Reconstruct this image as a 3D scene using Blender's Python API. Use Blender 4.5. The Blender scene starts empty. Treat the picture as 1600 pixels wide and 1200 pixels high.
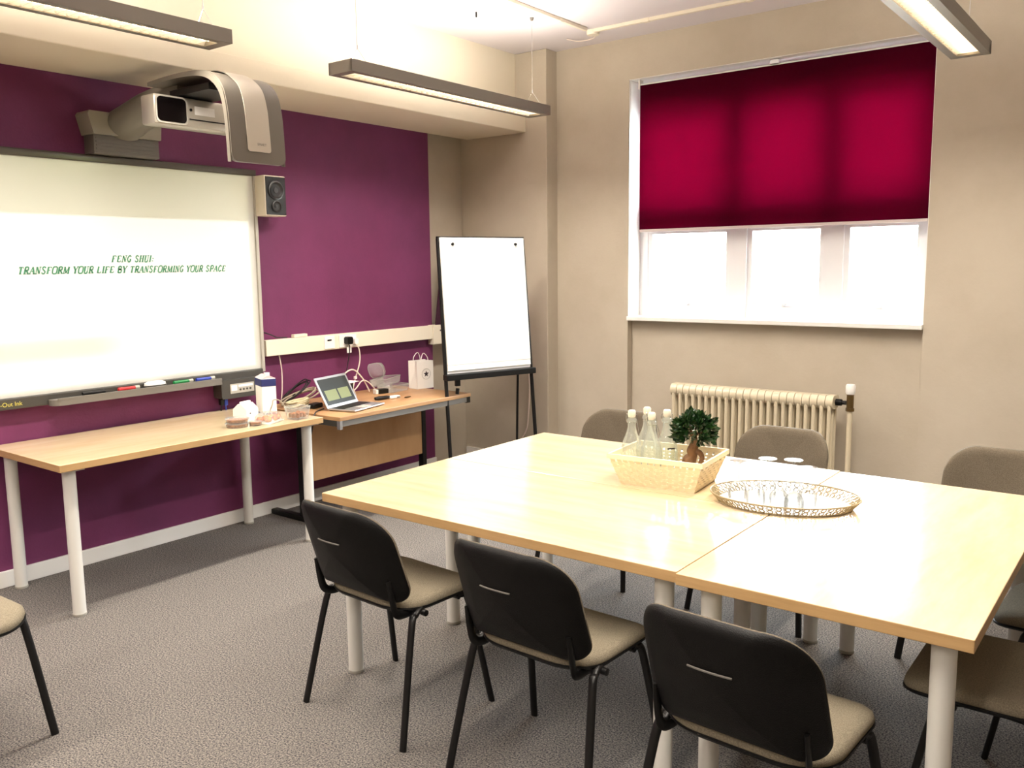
import bpy, bmesh, math, random
from mathutils import Vector, Matrix
random.seed(7)
SC = bpy.context.scene
COL = SC.collection
PI = math.pi

# ------------------------------------------------------------------ camera
cam_d = bpy.data.cameras.new('camera'); cam = bpy.data.objects.new('camera', cam_d); COL.objects.link(cam)
cam_d.sensor_width = 36; cam_d.lens = 1362.0 / 1600 * 36; cam_d.clip_start = 0.05
cam_d.shift_x = 1.03 / 1600; cam_d.shift_y = -2.02 / 1600
cam.matrix_world = Matrix((
    (0.79342081, -0.07147472, 0.60446239, 0.0),
    (0.60855558, 0.11269705, -0.78546768, 0.0),
    (-0.01198005, 0.99105537, 0.13291253, 1.5832),
    (0, 0, 0, 1)))
SC.camera = cam

# ------------------------------------------------------------------ sky and exposure
W = bpy.data.worlds.new('overcast_sky'); SC.world = W; W.use_nodes = True
bg = W.node_tree.nodes['Background']; bg.inputs[0].default_value = (0.86, 0.93, 1.0, 1); bg.inputs[1].default_value = 80.0
SC.view_settings.view_transform = 'Standard'; SC.view_settings.look = 'None'
SC.cycles.transparent_max_bounces = 32
SC.view_settings.exposure = 0.0; SC.view_settings.gamma = 1.0; SC.view_settings.use_curve_mapping = False

LAMP_UP = 30.0       # watts, each fitting, upwards
LAMP_DOWN = 52.0
PROJECTOR = 7.0

# ------------------------------------------------------------------ materials
def lin(c):
    return tuple(((x / 255 / 12.92) if x / 255 <= .04045 else ((x / 255 + .055) / 1.055) ** 2.4) for x in c) + (1,)
MATS = {}
def mat(name, c, rough=.5, metal=0, spec=.5, bump=None, var=None, stretch=None, emit=None, coat=0):
    """c in 0-255 sRGB; bump=(scale,strength); var=(scale,c2,lo,hi)"""
    m = bpy.data.materials.new(name); m.use_nodes = True; nt = m.node_tree; N = nt.nodes; L = nt.links
    b = N['Principled BSDF']; b.inputs['Base Color'].default_value = lin(c); b.inputs['Roughness'].default_value = rough
    b.inputs['Metallic'].default_value = metal; b.inputs['Specular IOR Level'].default_value = spec
    if coat: b.inputs['Coat Weight'].default_value = coat; b.inputs['Coat Roughness'].default_value = .12
    tc = N.new('ShaderNodeTexCoord'); mp = N.new('ShaderNodeMapping'); L.new(tc.outputs['Object'], mp.inputs[0])
    if stretch: mp.inputs['Scale'].default_value = stretch
    if var:
        n = N.new('ShaderNodeTexNoise'); n.inputs['Scale'].default_value = var[0]; n.inputs['Detail'].default_value = 5; n.inputs['Roughness'].default_value = .65
        L.new(mp.outputs[0], n.inputs['Vector'])
        r = N.new('ShaderNodeValToRGB'); r.color_ramp.elements[0].position = var[2]; r.color_ramp.elements[1].position = var[3]
        r.color_ramp.elements[0].color = lin(c); r.color_ramp.elements[1].color = lin(var[1])
        L.new(n.outputs['Fac'], r.inputs[0]); L.new(r.outputs[0], b.inputs['Base Color'])
    if bump:
        n2 = N.new('ShaderNodeTexNoise'); n2.inputs['Scale'].default_value = bump[0]; n2.inputs['Detail'].default_value = 3
        L.new(mp.outputs[0], n2.inputs['Vector'])
        bp = N.new('ShaderNodeBump'); bp.inputs['Strength'].default_value = bump[1]; bp.inputs['Distance'].default_value = .003
        L.new(n2.outputs['Fac'], bp.inputs['Height']); L.new(bp.outputs[0], b.inputs['Normal'])
    if emit: b.inputs['Emission Color'].default_value = lin(emit[0]); b.inputs['Emission Strength'].default_value = emit[1]
    MATS[name] = m; return m
def glass_mat(name, tint, gloss=.0, haze=0):
    m = bpy.data.materials.new(name); m.use_nodes = True; nt = m.node_tree; N = nt.nodes; L = nt.links
    N.remove(N['Principled BSDF']); out = N['Material Output']
    t = N.new('ShaderNodeBsdfTransparent'); t.inputs[0].default_value = tint
    g = N.new('ShaderNodeBsdfGlossy'); g.inputs['Roughness'].default_value = gloss
    lw = N.new('ShaderNodeLayerWeight'); lw.inputs['Blend'].default_value = .25
    mu = N.new('ShaderNodeMath'); mu.operation = 'MULTIPLY'; mu.inputs[1].default_value = .75; L.new(lw.outputs['Fresnel'], mu.inputs[0]); mx = N.new('ShaderNodeMixShader'); L.new(mu.outputs[0], mx.inputs[0]); L.new(t.outputs[0], mx.inputs[1]); L.new(g.outputs[0], mx.inputs[2])
    last = mx
    if haze:
        d = N.new('ShaderNodeBsdfDiffuse'); d.inputs[0].default_value = (.8, .82, .78, 1)
        m2 = N.new('ShaderNodeMixShader'); m2.inputs[0].default_value = haze; L.new(mx.outputs[0], m2.inputs[1]); L.new(d.outputs[0], m2.inputs[2]); last = m2
    L.new(last.outputs[0], out.inputs['Surface']); MATS[name] = m; return m

BEIGE = mat('beige_paint', (188, 178, 161), .85, bump=(60, .25), var=(2.2, (178, 167, 149), .35, .75))
CREAM = mat('cream_paint', (226, 217, 196), .8, bump=(40, .2))
CEIL = mat('ceiling_paint', (216, 210, 213), .9, bump=(30, .25))
PURPLE = mat('purple_paint', (108, 40, 84), .75, bump=(80, .25), var=(3, (97, 35, 76), .35, .7))
WHITE = mat('white_paint', (236, 234, 230), .45)
UPVC = mat('white_plastic_frame', (240, 240, 242), .35)
CARPET = mat('carpet', (52, 51, 58), .95, spec=.15, bump=(300, .9), var=(165, (172, 164, 152), .38, .76))
BIRCH = mat('birch_laminate', (218, 199, 164), .2, coat=.5, var=(9, (205, 181, 142), .4, .7), stretch=(1, .18, 1))
BIRCHX = mat('birch_laminate_crosswise', (218, 199, 164), .2, coat=.5, var=(9, (205, 181, 142), .4, .7), stretch=(.18, 1, 1))
EDGE = mat('birch_edging', (184, 150, 104), .45, var=(20, (172, 138, 92), .4, .7), stretch=(.2, .2, 3))
DESKTOP = mat('beech_laminate', (182, 142, 100), .4, var=(8, (160, 120, 82), .35, .7), stretch=(1, .2, 1))
PANELW = mat('beech_panel', (186, 146, 102), .55, var=(7, (174, 132, 88), .35, .7), stretch=(1, 1, .3))
LEGW = mat('white_steel', (214, 212, 206), .4)
BLACK = mat('black_powder_coat', (12, 11, 11), .4, spec=.35)
SHELL = mat('black_plastic_shell', (7, 6, 6), .5, spec=.22, bump=(400, .4))
FABRIC = mat('taupe_fabric', (150, 140, 120), .95, spec=.1, bump=(600, .8), var=(300, (112, 104, 90), .35, .7))
GREYP = mat('grey_plastic', (108, 104, 98), .45)
DGREY = mat('dark_grey_plastic', (62, 60, 56), .4)
LGREY = mat('light_grey_plastic', (172, 168, 158), .45)
SILVER = mat('silver_plastic', (178, 172, 160), .3, metal=.4)
LAMPG = mat('lamp_grey_metal', (128, 122, 114), .4, metal=.3)
MIRROR = mat('louvre_aluminium', (235, 235, 232), .3, metal=.5)
BOARD = mat('whiteboard_enamel', (196, 196, 190), .4)
PAPER = mat('paper', (240, 238, 232), .9)
CREAMPL = mat('cream_plastic', (226, 217, 198), .45)
INK = mat('dark_green_ink', (60, 114, 84), .8)
FABRIC_SHADED = mat('taupe_fabric_shaded', (112, 102, 88), .95, spec=.1, bump=(600, .8), var=(300, (86, 78, 66), .35, .7))  # seat fabric darkened for the back pads: backlit shade painted into the colour
DARKINK = mat('dark_ink', (50, 40, 44), .8)
NAVY = mat('navy_carton', (38, 44, 98), .5)
RED = mat('red_plastic', (190, 40, 44), .4)
GREEN = mat('green_plastic', (24, 120, 62), .4)
BLUE = mat('blue_plastic', (40, 62, 160), .4)
YELLOW = mat('yellow_print', (200, 190, 90), .6)
RADW = mat('radiator_enamel', (206, 194, 168), .35)
BRASS = mat('valve_brass', (120, 98, 62), .35, metal=.8)
CHROME = mat('chrome', (200, 200, 200), .15, metal=1)
LEAF = mat('leaf_green', (18, 44, 18), .35, var=(30, (50, 92, 34), .45, .75))
BARK = mat('ficus_bark', (128, 92, 58), .7, bump=(60, .6), var=(25, (90, 60, 36), .4, .7))
WICKER = mat('cream_wicker', (236, 220, 186), .6)
TRAYM = mat('tray_enamel', (226, 220, 206), .35)
TRAYR = mat('tray_rim_enamel', (150, 134, 100), .4)
CERAMIC = mat('white_ceramic', (238, 236, 230), .2)
COOKIE = mat('biscuit', (176, 112, 66), .8, var=(60, (120, 66, 36), .4, .6))
FRUIT = mat('red_fruit', (178, 60, 36), .5, var=(50, (214, 150, 60), .4, .6))
ALU = mat('aluminium', (190, 190, 192), .3, metal=.8)
SCREENB = mat('laptop_bezel', (14, 14, 16), .2)
MAROON = mat('maroon_card', (52, 8, 36), .8)
CABLEW = mat('white_cable', (222, 208, 196), .5)
CABLEG = mat('grey_cable', (150, 138, 120), .5)
CABLEB = mat('black_cable', (24, 20, 22), .5)
PINKC = mat('white_card', (238, 224, 222), .7)
GLASS = glass_mat('clear_glass', (.88, .90, .92, 1), .02, haze=.04)
BOTTLEG = glass_mat('bottle_glass', (.93, .965, .92, 1), .03, haze=.22)
CLEARPL = glass_mat('clear_plastic', (.95, .95, .93, 1), .12, haze=.18)
PANE = glass_mat('window_glass', (.95, .97, .97, 1), .0)
SCREEN = mat('laptop_screen', (20, 22, 20), .3, emit=((44, 48, 40), .6))
SCREENY = mat('laptop_screen_windows', (20, 22, 20), .3, emit=((196, 200, 130), .8))
TUBE = mat('fluorescent_tube', (255, 240, 215), .5, emit=((255, 226, 178), 9.0))
DIFF = mat('lamp_prism_diffuser', (250, 246, 238), .4, emit=((255, 232, 196), 4.0))

def blind_mat():
    m = bpy.data.materials.new('burgundy_blind_fabric'); m.use_nodes = True; nt = m.node_tree; N = nt.nodes; L = nt.links
    N.remove(N['Principled BSDF']); out = N['Material Output']
    d = N.new('ShaderNodeBsdfDiffuse'); d.inputs[0].default_value = lin((48, 4, 18))
    t = N.new('ShaderNodeBsdfTranslucent'); t.inputs[0].default_value = lin((220, 56, 128))
    n = N.new('ShaderNodeTexNoise'); n.inputs['Scale'].default_value = 900
    bp = N.new('ShaderNodeBump'); bp.inputs['Strength'].default_value = .2; bp.inputs['Distance'].default_value = .001
    L.new(n.outputs['Fac'], bp.inputs['Height']); L.new(bp.outputs[0], d.inputs['Normal'])
    mx = N.new('ShaderNodeMixShader'); mx.inputs[0].default_value = .155
    L.new(d.outputs[0], mx.inputs[1]); L.new(t.outputs[0], mx.inputs[2]); L.new(mx.outputs[0], out.inputs['Surface'])
    return m
BLINDM = blind_mat()
def brick_mat():
    m = mat('pale_brick', (225, 218, 205), .9); nt = m.node_tree; b = nt.nodes['Principled BSDF']
    br = nt.nodes.new('ShaderNodeTexBrick'); br.inputs['Color1'].default_value = lin((232, 226, 214)); br.inputs['Color2'].default_value = lin((214, 204, 190))
    br.inputs['Mortar'].default_value = lin((150, 142, 132)); br.inputs['Scale'].default_value = 1
    br.inputs['Brick Width'].default_value = .225; br.inputs['Row Height'].default_value = .075; br.inputs['Mortar Size'].default_value = .006
    tc = nt.nodes.new('ShaderNodeTexCoord'); mp = nt.nodes.new('ShaderNodeMapping'); mp.inputs['Rotation'].default_value = (PI / 2, 0, 0)
    nt.links.new(tc.outputs['Object'], mp.inputs[0]); nt.links.new(mp.outputs[0], br.inputs['Vector']); nt.links.new(br.outputs['Color'], b.inputs['Base Color'])
    return m
BRICK = brick_mat()

# ------------------------------------------------------------------ mesh building
class MB:
    def __init__(s): s.bm = bmesh.new(); s.mi = 0
    def _mark(s, faces):
        for f in faces: f.material_index = s.mi
    def box(s, a, b, M=None, bev=0):
        a = Vector(a); b = Vector(b); v = []
        for x in (a.x, b.x):
            for y in (a.y, b.y):
                for z in (a.z, b.z): v.append(s.bm.verts.new((x, y, z)))
        F = [s.bm.faces.new([v[i] for i in q]) for q in ((0, 1, 3, 2), (4, 6, 7, 5), (0, 4, 5, 1), (2, 3, 7, 6), (0, 2, 6, 4), (1, 5, 7, 3))]
        s._mark(F)
        if M is not None: bmesh.ops.transform(s.bm, matrix=M, verts=v)
        if bev:
            bmesh.ops.bevel(s.bm, geom=list({e for f in F for e in f.edges}), offset=bev, segments=2, affect='EDGES', profile=.5, material=s.mi)
        return s
    def lathe(s, prof, c=(0, 0, 0), n=32, M=None, sx=1, sy=1):
        rings = []; allv = []
        for r, z in prof:
            if r < 1e-6:
                v = s.bm.verts.new((c[0], c[1], c[2] + z)); rings.append([v]); allv.append(v)
            else:
                R = [s.bm.verts.new((c[0] + r * sx * math.cos(2 * PI * k / n), c[1] + r * sy * math.sin(2 * PI * k / n), c[2] + z)) for k in range(n)]
                rings.append(R); allv += R
        F = []
        for A, B in zip(rings, rings[1:]):
            for k in range(n):
                k2 = (k + 1) % n
                if len(A) == 1 and len(B) == 1: continue
                if len(A) == 1: F.append(s.bm.faces.new((A[0], B[k], B[k2])))
                elif len(B) == 1: F.append(s.bm.faces.new((A[k], B[0], A[k2])))
                else: F.append(s.bm.faces.new((A[k], B[k], B[k2], A[k2])))
        s._mark(F)
        if M is not None: bmesh.ops.transform(s.bm, matrix=M, verts=allv)
        return s
    def cyl(s, p, q, r, r2=None, n=20):
        p = Vector(p); q = Vector(q); d = q - p; L = d.length
        M = Matrix.Translation(p) @ d.to_track_quat('Z', 'Y').to_matrix().to_4x4()
        r2 = r if r2 is None else r2
        return s.lathe([(0, 0), (r, 0), (r2, L), (0, L)], n=n, M=M)
    def tube(s, pts, r, n=10, closed=False, flat=None):
        P = [Vector(p) for p in pts]; m = len(P); rings = []
        up = None
        for i in range(m):
            t = (P[(i + 1) % m] - P[i - 1]) if closed or 0 < i < m - 1 else (P[1] - P[0] if i == 0 else P[-1] - P[-2])
            t.normalize()
            if up is None:
                up = Vector((0, 0, 1)) if abs(t.z) < .9 else Vector((1, 0, 0))
            u = up - t * up.dot(t)
            if u.length < 1e-4: u = t.orthogonal()
            u.normalize(); w = t.cross(u); up = u
            rr = r[i] if isinstance(r, (list, tuple)) else r
            a, b = (rr, rr) if flat is None else (rr * flat[0], rr * flat[1])
            rings.append([s.bm.verts.new(P[i] + u * (a * math.cos(2 * PI * k / n)) + w * (b * math.sin(2 * PI * k / n))) for k in range(n)])
        F = []
        for i in range(m if closed else m - 1):
            A = rings[i]; B = rings[(i + 1) % m]
            for k in range(n): F.append(s.bm.faces.new((A[k], A[(k + 1) % n], B[(k + 1) % n], B[k])))
        if not closed:
            F.append(s.bm.faces.new(rings[0][::-1])); F.append(s.bm.faces.new(rings[-1]))
        s._mark(F); return s
    def prism(s, poly, h0, h1, fn):
        """poly: 2-D outline; fn(u,v,h)->xyz"""
        A = [s.bm.verts.new(fn(u, v, h0)) for u, v in poly]; B = [s.bm.verts.new(fn(u, v, h1)) for u, v in poly]; n = len(poly)
        F = [s.bm.faces.new(A[::-1]), s.bm.faces.new(B)]
        for k in range(n): F.append(s.bm.faces.new((A[k], A[(k + 1) % n], B[(k + 1) % n], B[k])))
        s._mark(F); return s
    def slab(s, outline, prof, fn):
        """rounded pad: outline rings scaled by prof (scale, height), mapped by fn"""
        rings = []
        for sc, h in prof:
            rings.append([s.bm.verts.new(fn(0, 0, h))] if sc == 0 else [s.bm.verts.new(fn(u * sc, v * sc, h)) for u, v in outline])
        F = []; n = len(outline)
        for A, B in zip(rings, rings[1:]):
            for k in range(n):
                k2 = (k + 1) % n
                if len(A) == 1: F.append(s.bm.faces.new((A[0], B[k], B[k2])))
                elif len(B) == 1: F.append(s.bm.faces.new((A[k], B[0], A[k2])))
                else: F.append(s.bm.faces.new((A[k], B[k], B[k2], A[k2])))
        s._mark(F); return s
    def quad(s, *p):
        F = s.bm.faces.new([s.bm.verts.new(q) for q in p]); s._mark([F]); return s
    def build(s, name, m, parent=None, smooth=None, loc=None, rot=None):
        bmesh.ops.recalc_face_normals(s.bm, faces=s.bm.faces[:])
        me = bpy.data.meshes.new(name); s.bm.to_mesh(me); s.bm.free()
        for mm in (m if isinstance(m, (list, tuple)) else [m]): me.materials.append(mm)
        o = bpy.data.objects.new(name, me); COL.objects.link(o)
        if parent: o.parent = parent
        if loc: o.location = loc
        if rot: o.rotation_euler = rot
        if smooth: me.shade_smooth(); me.set_sharp_from_angle(angle=math.radians(smooth))
        return o
def rrect(w, h, r, n=8, rs=None):
    """rounded rectangle outline centred on 0; rs = radii for (right-top, left-top, left-bottom, right-bottom)"""
    rs = rs or (r,) * 4; out = []
    for (cx, cy, a0), q in zip(((1, 1, 0), (-1, 1, 90), (-1, -1, 180), (1, -1, 270)), rs):
        for k in range(n + 1):
            a = math.radians(a0 + 90 * k / n); out.append((cx * (w / 2 - q) + q * math.cos(a), cy * (h / 2 - q) + q * math.sin(a)))
    return out
def tag(o, label=None, cat=None, group=None, kind=None):
    if label: o['label'] = label
    if cat: o['category'] = cat
    if group: o['group'] = group
    if kind: o['kind'] = kind
    return o
def empty(name, loc=(0, 0, 0), rz=0):
    o = bpy.data.objects.new(name, None); COL.objects.link(o); o.location = loc; o.rotation_euler = (0, 0, rz); o.empty_display_size = .1; return o
def copy_tree(o, parent=None):
    c = o.copy(); COL.objects.link(c); c.parent = parent
    for ch in list(o.children): copy_tree(ch, c)
    return c
def smooth_path(pts, k=6):
    P = [Vector(p) for p in pts]; out = []
    for i in range(len(P) - 1):
        p0 = P[max(i - 1, 0)]; p1 = P[i]; p2 = P[i + 1]; p3 = P[min(i + 2, len(P) - 1)]
        for j in range(k):
            t = j / k; out.append(.5 * ((2 * p1) + (p2 - p0) * t + (2 * p0 - 5 * p1 + 4 * p2 - p3) * t * t + (3 * p1 - p0 - 3 * p2 + p3) * t ** 3))
    out.append(P[-1]); return out
def struct(mb, name, m, parent=None, **k):
    o = mb.build(name, m, parent, **k)
    if not parent: o['kind'] = 'structure'
    return o

# ------------------------------------------------------------------ room shell
X0, YC, YW, ZC, XR, YB = -4.637, 5.483, 5.62, 3.17, 2.1, -2.6
struct(MB().box((X0 - .3, YB - .2, -.1), (XR + .2, 6.0, 0)), 'floor', CARPET)
struct(MB().box((X0 - .3, YB - .2, ZC), (XR + .2, 6.0, ZC + .15)), 'ceiling', CEIL)
struct(MB().box((X0 - .25, YB, 0), (X0, 5.02, ZC)), 'wall_left', PURPLE)
struct(MB().box((X0 - .25, 5.02, 0), (X0 - .072, 5.95, ZC)), 'wall_left_corner', BEIGE)
struct(MB().box((XR, YB, 0), (XR + .2, 5.95, ZC)), 'wall_right', BEIGE)
struct(MB().box((X0 - .25, YB - .2, 0), (XR + .2, YB, ZC)), 'wall_front', BEIGE)
WX0, WX1, WZ0, WZ1 = -3.236, -1.219, 1.175, 2.885
mb = MB(); mb.box((-3.86, YW, 0), (WX0, 5.95, ZC)); mb.box((WX1, YW, 0), (XR, 5.95, ZC)); mb.box((WX0, YW, WZ1), (WX1, 5.95, ZC)); mb.box((WX0, 5.68, 0), (WX1, 5.95, WZ0))
struct(mb, 'wall_back', BEIGE)
struct(MB().box((X0 - .072, YC, 0), (-3.86, 5.95, ZC), bev=.006), 'wall_back_corner', BEIGE)
# boxed beam along the purple wall with the narrower bulkhead above it
mb = MB(); mb.box((X0, YB, 2.585), (-4.05, YC, 2.70), bev=.006); struct(mb, 'trim_1', CREAM)
mb = MB(); mb.box((X0, YB, 2.70), (-4.15, YC, ZC)); struct(mb, 'trim_2', CREAM)
struct(MB().box((X0, YB, 0), (X0 + .018, 5.02, .083), bev=.003), 'baseboard_left', WHITE)
mb = MB(); mb.box((X0 - .054, YC - .018, 0), (-3.86, YC, .083)); mb.box((-3.86, YW - .018, 0), (WX0, YW, .083)); mb.box((WX1, YW - .018, 0), (XR, YW, .083)); struct(mb, 'baseboard_back', WHITE)

# window: frame, panes, sill
win = tag(empty('window_1', (WX0, 5.79, WZ0)), kind='structure')
wx = lambda x: x - WX0
f = MB(); zb, zt = .03, WZ1 - WZ0
f.box((0, 0, zb), (wx(WX1), .07, .11)); f.box((0, 0, 1.47), (wx(WX1), .07, zt)); f.box((0, 0, .11), (.07, .07, .66)); f.box((wx(WX1) - .06, 0, .11), (wx(WX1), .07, .66)); f.box((0, 0, .83), (.07, .07, 1.47)); f.box((wx(WX1) - .06, 0, .83), (wx(WX1), .07, 1.47))
f.box((0, -.005, .66), (wx(WX1), .075, .83))
for x in (-2.46, -1.81): f.box((wx(x) - .06, -.01, zb), (wx(x) + .06, .08, zt))
f.build('window_frame', UPVC, win)
for a, b in ((WX0 + .07, -2.52), (-2.40, -1.87), (-1.75, WX1 - .06)):
    s = MB(); w = .035
    s.box((wx(a), .005, .11), (wx(b), .05, .11 + w)); s.box((wx(a), .005, .66 - w), (wx(b), .05, .66)); s.box((wx(a), .005, .11 + w), (wx(a) + w, .05, .66 - w)); s.box((wx(b) - w, .005, .11 + w), (wx(b), .05, .66 - w))
    sh = s.build('casement_sash', UPVC, win)
    MB().box((wx(a) + w, .022, .11 + w), (wx(b) - w, .028, .66 - w)).build('pane', PANE, sh)
    MB().box((wx(a), .022, .83), (wx(b), .028, 1.47)).build('pane', PANE, win)
    h = MB(); h.box(((wx(a) + wx(b)) / 2 - .012, -.02, .12), ((wx(a) + wx(b)) / 2 + .012, .005, .15)); h.tube([((wx(a) + wx(b)) / 2, -.02, .135), ((wx(a) + wx(b)) / 2 + .08, -.025, .135)], .007); h.build('window_handle', UPVC, sh)
MB().box((.001, 5.595 - 5.79, 0), (wx(WX1) - .001, .0, .03), bev=.004).build('window_sill', WHITE, win)

rv = MB(); rv.box((.0, -.165, .03), (.004, .0, zt - .004)); rv.box((wx(WX1) - .004, -.165, .03), (wx(WX1), .0, zt - .004)); rv.box((0, -.165, zt - .004), (wx(WX1), .0, zt))
rv.build('reveal_lining', WHITE, win)
# daylight portal at the opening
pd = bpy.data.lights.new('window_portal', 'AREA'); pd.shape = 'RECTANGLE'; pd.size = 2.0; pd.size_y = 1.7; pd.cycles.is_portal = True
po = bpy.data.objects.new('window_portal', pd); COL.objects.link(po); po.location = ((WX0 + WX1) / 2, 5.97, 2.03); po.rotation_euler = (-PI / 2, 0, 0)

# outside: pale brick building across the yard
o = MB().box((-14, 13.0, -4), (8, 13.4, 3.6)).build('brick_building', BRICK)
tag(o, 'pale brick building seen through the lower window panes', 'building')
o = MB().box((-14, 6.0, -4.2), (8, 13.0, -4)).build('yard_ground', mat('yard_paving', (200, 198, 192), .9)); o['kind'] = 'structure'; o.name = 'floor_yard'

# ------------------------------------------------------------------ roller blind
bl = tag(empty('roller_blind', (-2.19, 5.665, 2.86)), 'burgundy roller blind drawn halfway down the window', 'blind')
bx0, bx1 = -3.170 + 2.19, -1.231 + 2.19
MB().box((bx0, 0, -1.030), (bx1, .0016, -.018)).build('blind_fabric', BLINDM, bl)
MB().cyl((bx0, .022, -.022), (bx1, .022, -.022), .019).build('roller_tube', WHITE, bl, smooth=40)
MB().box((bx0, -.004, -1.046), (bx1, .006, -1.028), bev=.002).build('bottom_bar', mat('pale_bar', (206, 192, 190), .5), bl)
for x in (bx0 - .012, bx1): MB().box((x, -.008, -.045), (x + .012, .045, .025), bev=.002).build('bracket', WHITE, bl)
MB().box((-.03, -.012, -.012), (.03, .03, .02), bev=.004).build('bracket', CHROME, bl)
# bead chain kept off: none seen

# ------------------------------------------------------------------ radiator
rad = tag(empty('radiator', (-2.2, 5.47, 0)), 'cream cast iron column radiator under the window', 'radiator')
NS = 23; rx0, rx1 = -2.775 + 2.2, -1.665 + 2.2; pitch = (rx1 - rx0) / NS; ztop, zbt = .765, .17
def rad_section():
    m = MB(); w = pitch * .44
    def fn(u, v, h): return (h, u, v)
    m.prism(rrect(.135, .085, .04, 5), -pitch * .46, pitch * .46, lambda u, v, h: (h, u, ztop - .045 + v))
    m.prism(rrect(.135, .085, .04, 5), -pitch * .46, pitch * .46, lambda u, v, h: (h, u, zbt + .045 + v))
    for y in (-.052, 0, .052):
        m.tube([(0, y, zbt + .06), (0, y, ztop - .06)], .0125, n=8)
    return m
first = None
for i in range(NS):
    x = rx0 + pitch * (i + .5)
    if first is None:
        first = rad_section().build('radiator_section', RADW, rad, smooth=50); first.location.x = x
    else:
        s = first.copy(); COL.objects.link(s); s.parent = rad; s.location.x = x
for x in (rx0 + pitch * 1.5, rx1 - pitch * 1.5): MB().box((x - .012, -.055, 0), (x + .012, .055, zbt + .03), bev=.003).build('foot', RADW, rad)
v = MB(); v.cyl((rx1, 0, ztop - .045), (rx1 + .035, 0, ztop - .045), .021); v.cyl((rx1 + .035, 0, ztop - .045), (rx1 + .06, 0, ztop - .045), .013); v.build('valve_union', BLACK, rad, smooth=40)
v = MB(); v.cyl((rx1 + .085, 0, ztop - .085), (rx1 + .085, 0, ztop + .005), .021); v.cyl((rx1 + .085, 0, ztop - .095), (rx1 + .085, 0, ztop - .075), .026, n=6); v.build('valve_body', BRASS, rad, smooth=40)
MB().lathe([(0, 0), (.026, 0), (.029, .01), (.029, .05), (.024, .06), (0, .06)], (rx1 + .085, 0, ztop + .012)).build('valve_cap', WHITE, rad, smooth=40)
MB().cyl((rx1 + .085, 0, 0), (rx1 + .085, 0, ztop - .09), .0165).build('supply_pipe', RADW, rad, smooth=40)

# ------------------------------------------------------------------ ceiling trunking and junction box
mb = MB(); mb.box((-3.342, YB + .1, ZC - .022), (-3.318, 5.20, ZC), bev=.002)
for y in (3.2, 4.2, 4.9): mb.box((-3.345, y - .02, ZC - .026), (-3.315, y + .02, ZC), bev=.002)
tag(mb.build('cable_trunking', CREAMPL), 'thin white ceiling trunking running beside the beam towards the window wall', 'trunking')
mb = MB(); mb.box((-3.30, 5.248, ZC - .022), (1.6, 5.272, ZC), bev=.002)
for x in (-2.9, -2.2, -1.2): mb.box((x - .02, 5.245, ZC - .026), (x + .02, 5.275, ZC), bev=.002)
tag(mb.build('cable_trunking', CREAMPL), 'thin white ceiling trunking running parallel to the window wall', 'trunking')
tag(MB().lathe([(0, -.03), (.04, -.03), (.045, -.02), (.045, 0), (0, 0)], (-3.33, 5.29, ZC)).build('junction_box', CREAMPL, smooth=40), 'round white junction box at the ceiling trunking corner', 'junction box')
tag(MB().tube(smooth_path([(-3.33, 5.33, ZC - .006), (-3.40, 5.40, ZC - .02), (-3.52, 5.40, ZC - .02), (-3.58, 5.34, ZC - .006)]), .0035, n=6).build('loose_cable', CABLEW), 'thin white cable looping on the ceiling by the junction box', 'cable')
hk = MB(); hk.lathe([(0, -.035), (.006, -.03), (.006, 0), (0, 0)], (-3.66, 4.44, ZC)); tag(hk.build('ceiling_hook', BLACK, smooth=40), 'small black hook in the ceiling near the beam', 'hook')

# ------------------------------------------------------------------ pendant strip lights
def make_lamp(L=1.73, Wd=.175, H=.06):
    r = empty('pendant_light')
    m = MB(); t = .012; w = Wd / 2
    m.box((-w, 0, 0), (-w + t, L, H)); m.box((w - t, 0, 0), (w, L, H)); m.box((-w, 0, 0), (w, .05, H)); m.box((-w, L - .05, 0), (w, L, H))
    m.box((-w + t, .05, 0), (-w + .036, L - .05, .014)); m.box((w - .036, .05, 0), (w - t, L - .05, .014))
    m.build('housing', LAMPG, r)
    m = MB()
    for sgn in (-1, 1): m.quad((sgn * (w - .036), .05, .004), (sgn * (w - .036), L - .05, .004), (sgn * .02, L - .05, .045), (sgn * .02, .05, .045))
    rf = m.build('reflector', MIRROR, r)
    m = MB(); k = int((L - .1) / .042)
    for i in range(1, k):
        y = .05 + (L - .1) * i / k
        m.box((-w + .037, y - .001, .003), (w - .037, y + .001, .012))
    m.build('louvre', MIRROR, r)
    MB().cyl((0, .06, .028), (0, L - .06, .026), .013, n=12).build('fluorescent_tube', TUBE, r, smooth=40)
    for y in (.12, L - .08):
        m = MB(); m.tube([(0, y, H + .085), (0, y, ZC - LZ)], .0018, n=6); m.tube([(-w * .75, y, H), (0, y, H + .085)], .0014, n=6); m.tube([(w * .75, y, H), (0, y, H + .085)], .0014, n=6)
        m.cyl((0, y, H + .078), (0, y, H + .098), .004, n=8)
        s = m.build('suspension_wire', CHROME, r)
        MB().lathe([(0, -.022), (.009, -.02), (.014, 0), (0, 0)], (0, y, ZC - LZ)).build('ceiling_rose', GREYP, s, smooth=40)
    return r
LZ = 2.56
def lamp_light(root, L=1.73):
    # the fitting throws light up to the ceiling and down through its louvre
    for nm, z, rx, e in (('uplight', .062, PI, LAMP_UP), ('downlight', -.004, 0, LAMP_DOWN)):
        d = bpy.data.lights.new(nm, 'AREA'); d.shape = 'RECTANGLE'; d.size = .10; d.size_y = L - .2; d.energy = e; d.color = (1.0, .92, .81)
        d.spread = math.radians(180 if nm == 'uplight' else 150)
        o = bpy.data.objects.new(nm, d); COL.objects.link(o); o.parent = root; o.location = (0, L / 2, z); o.rotation_euler = (rx, 0, 0)
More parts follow.
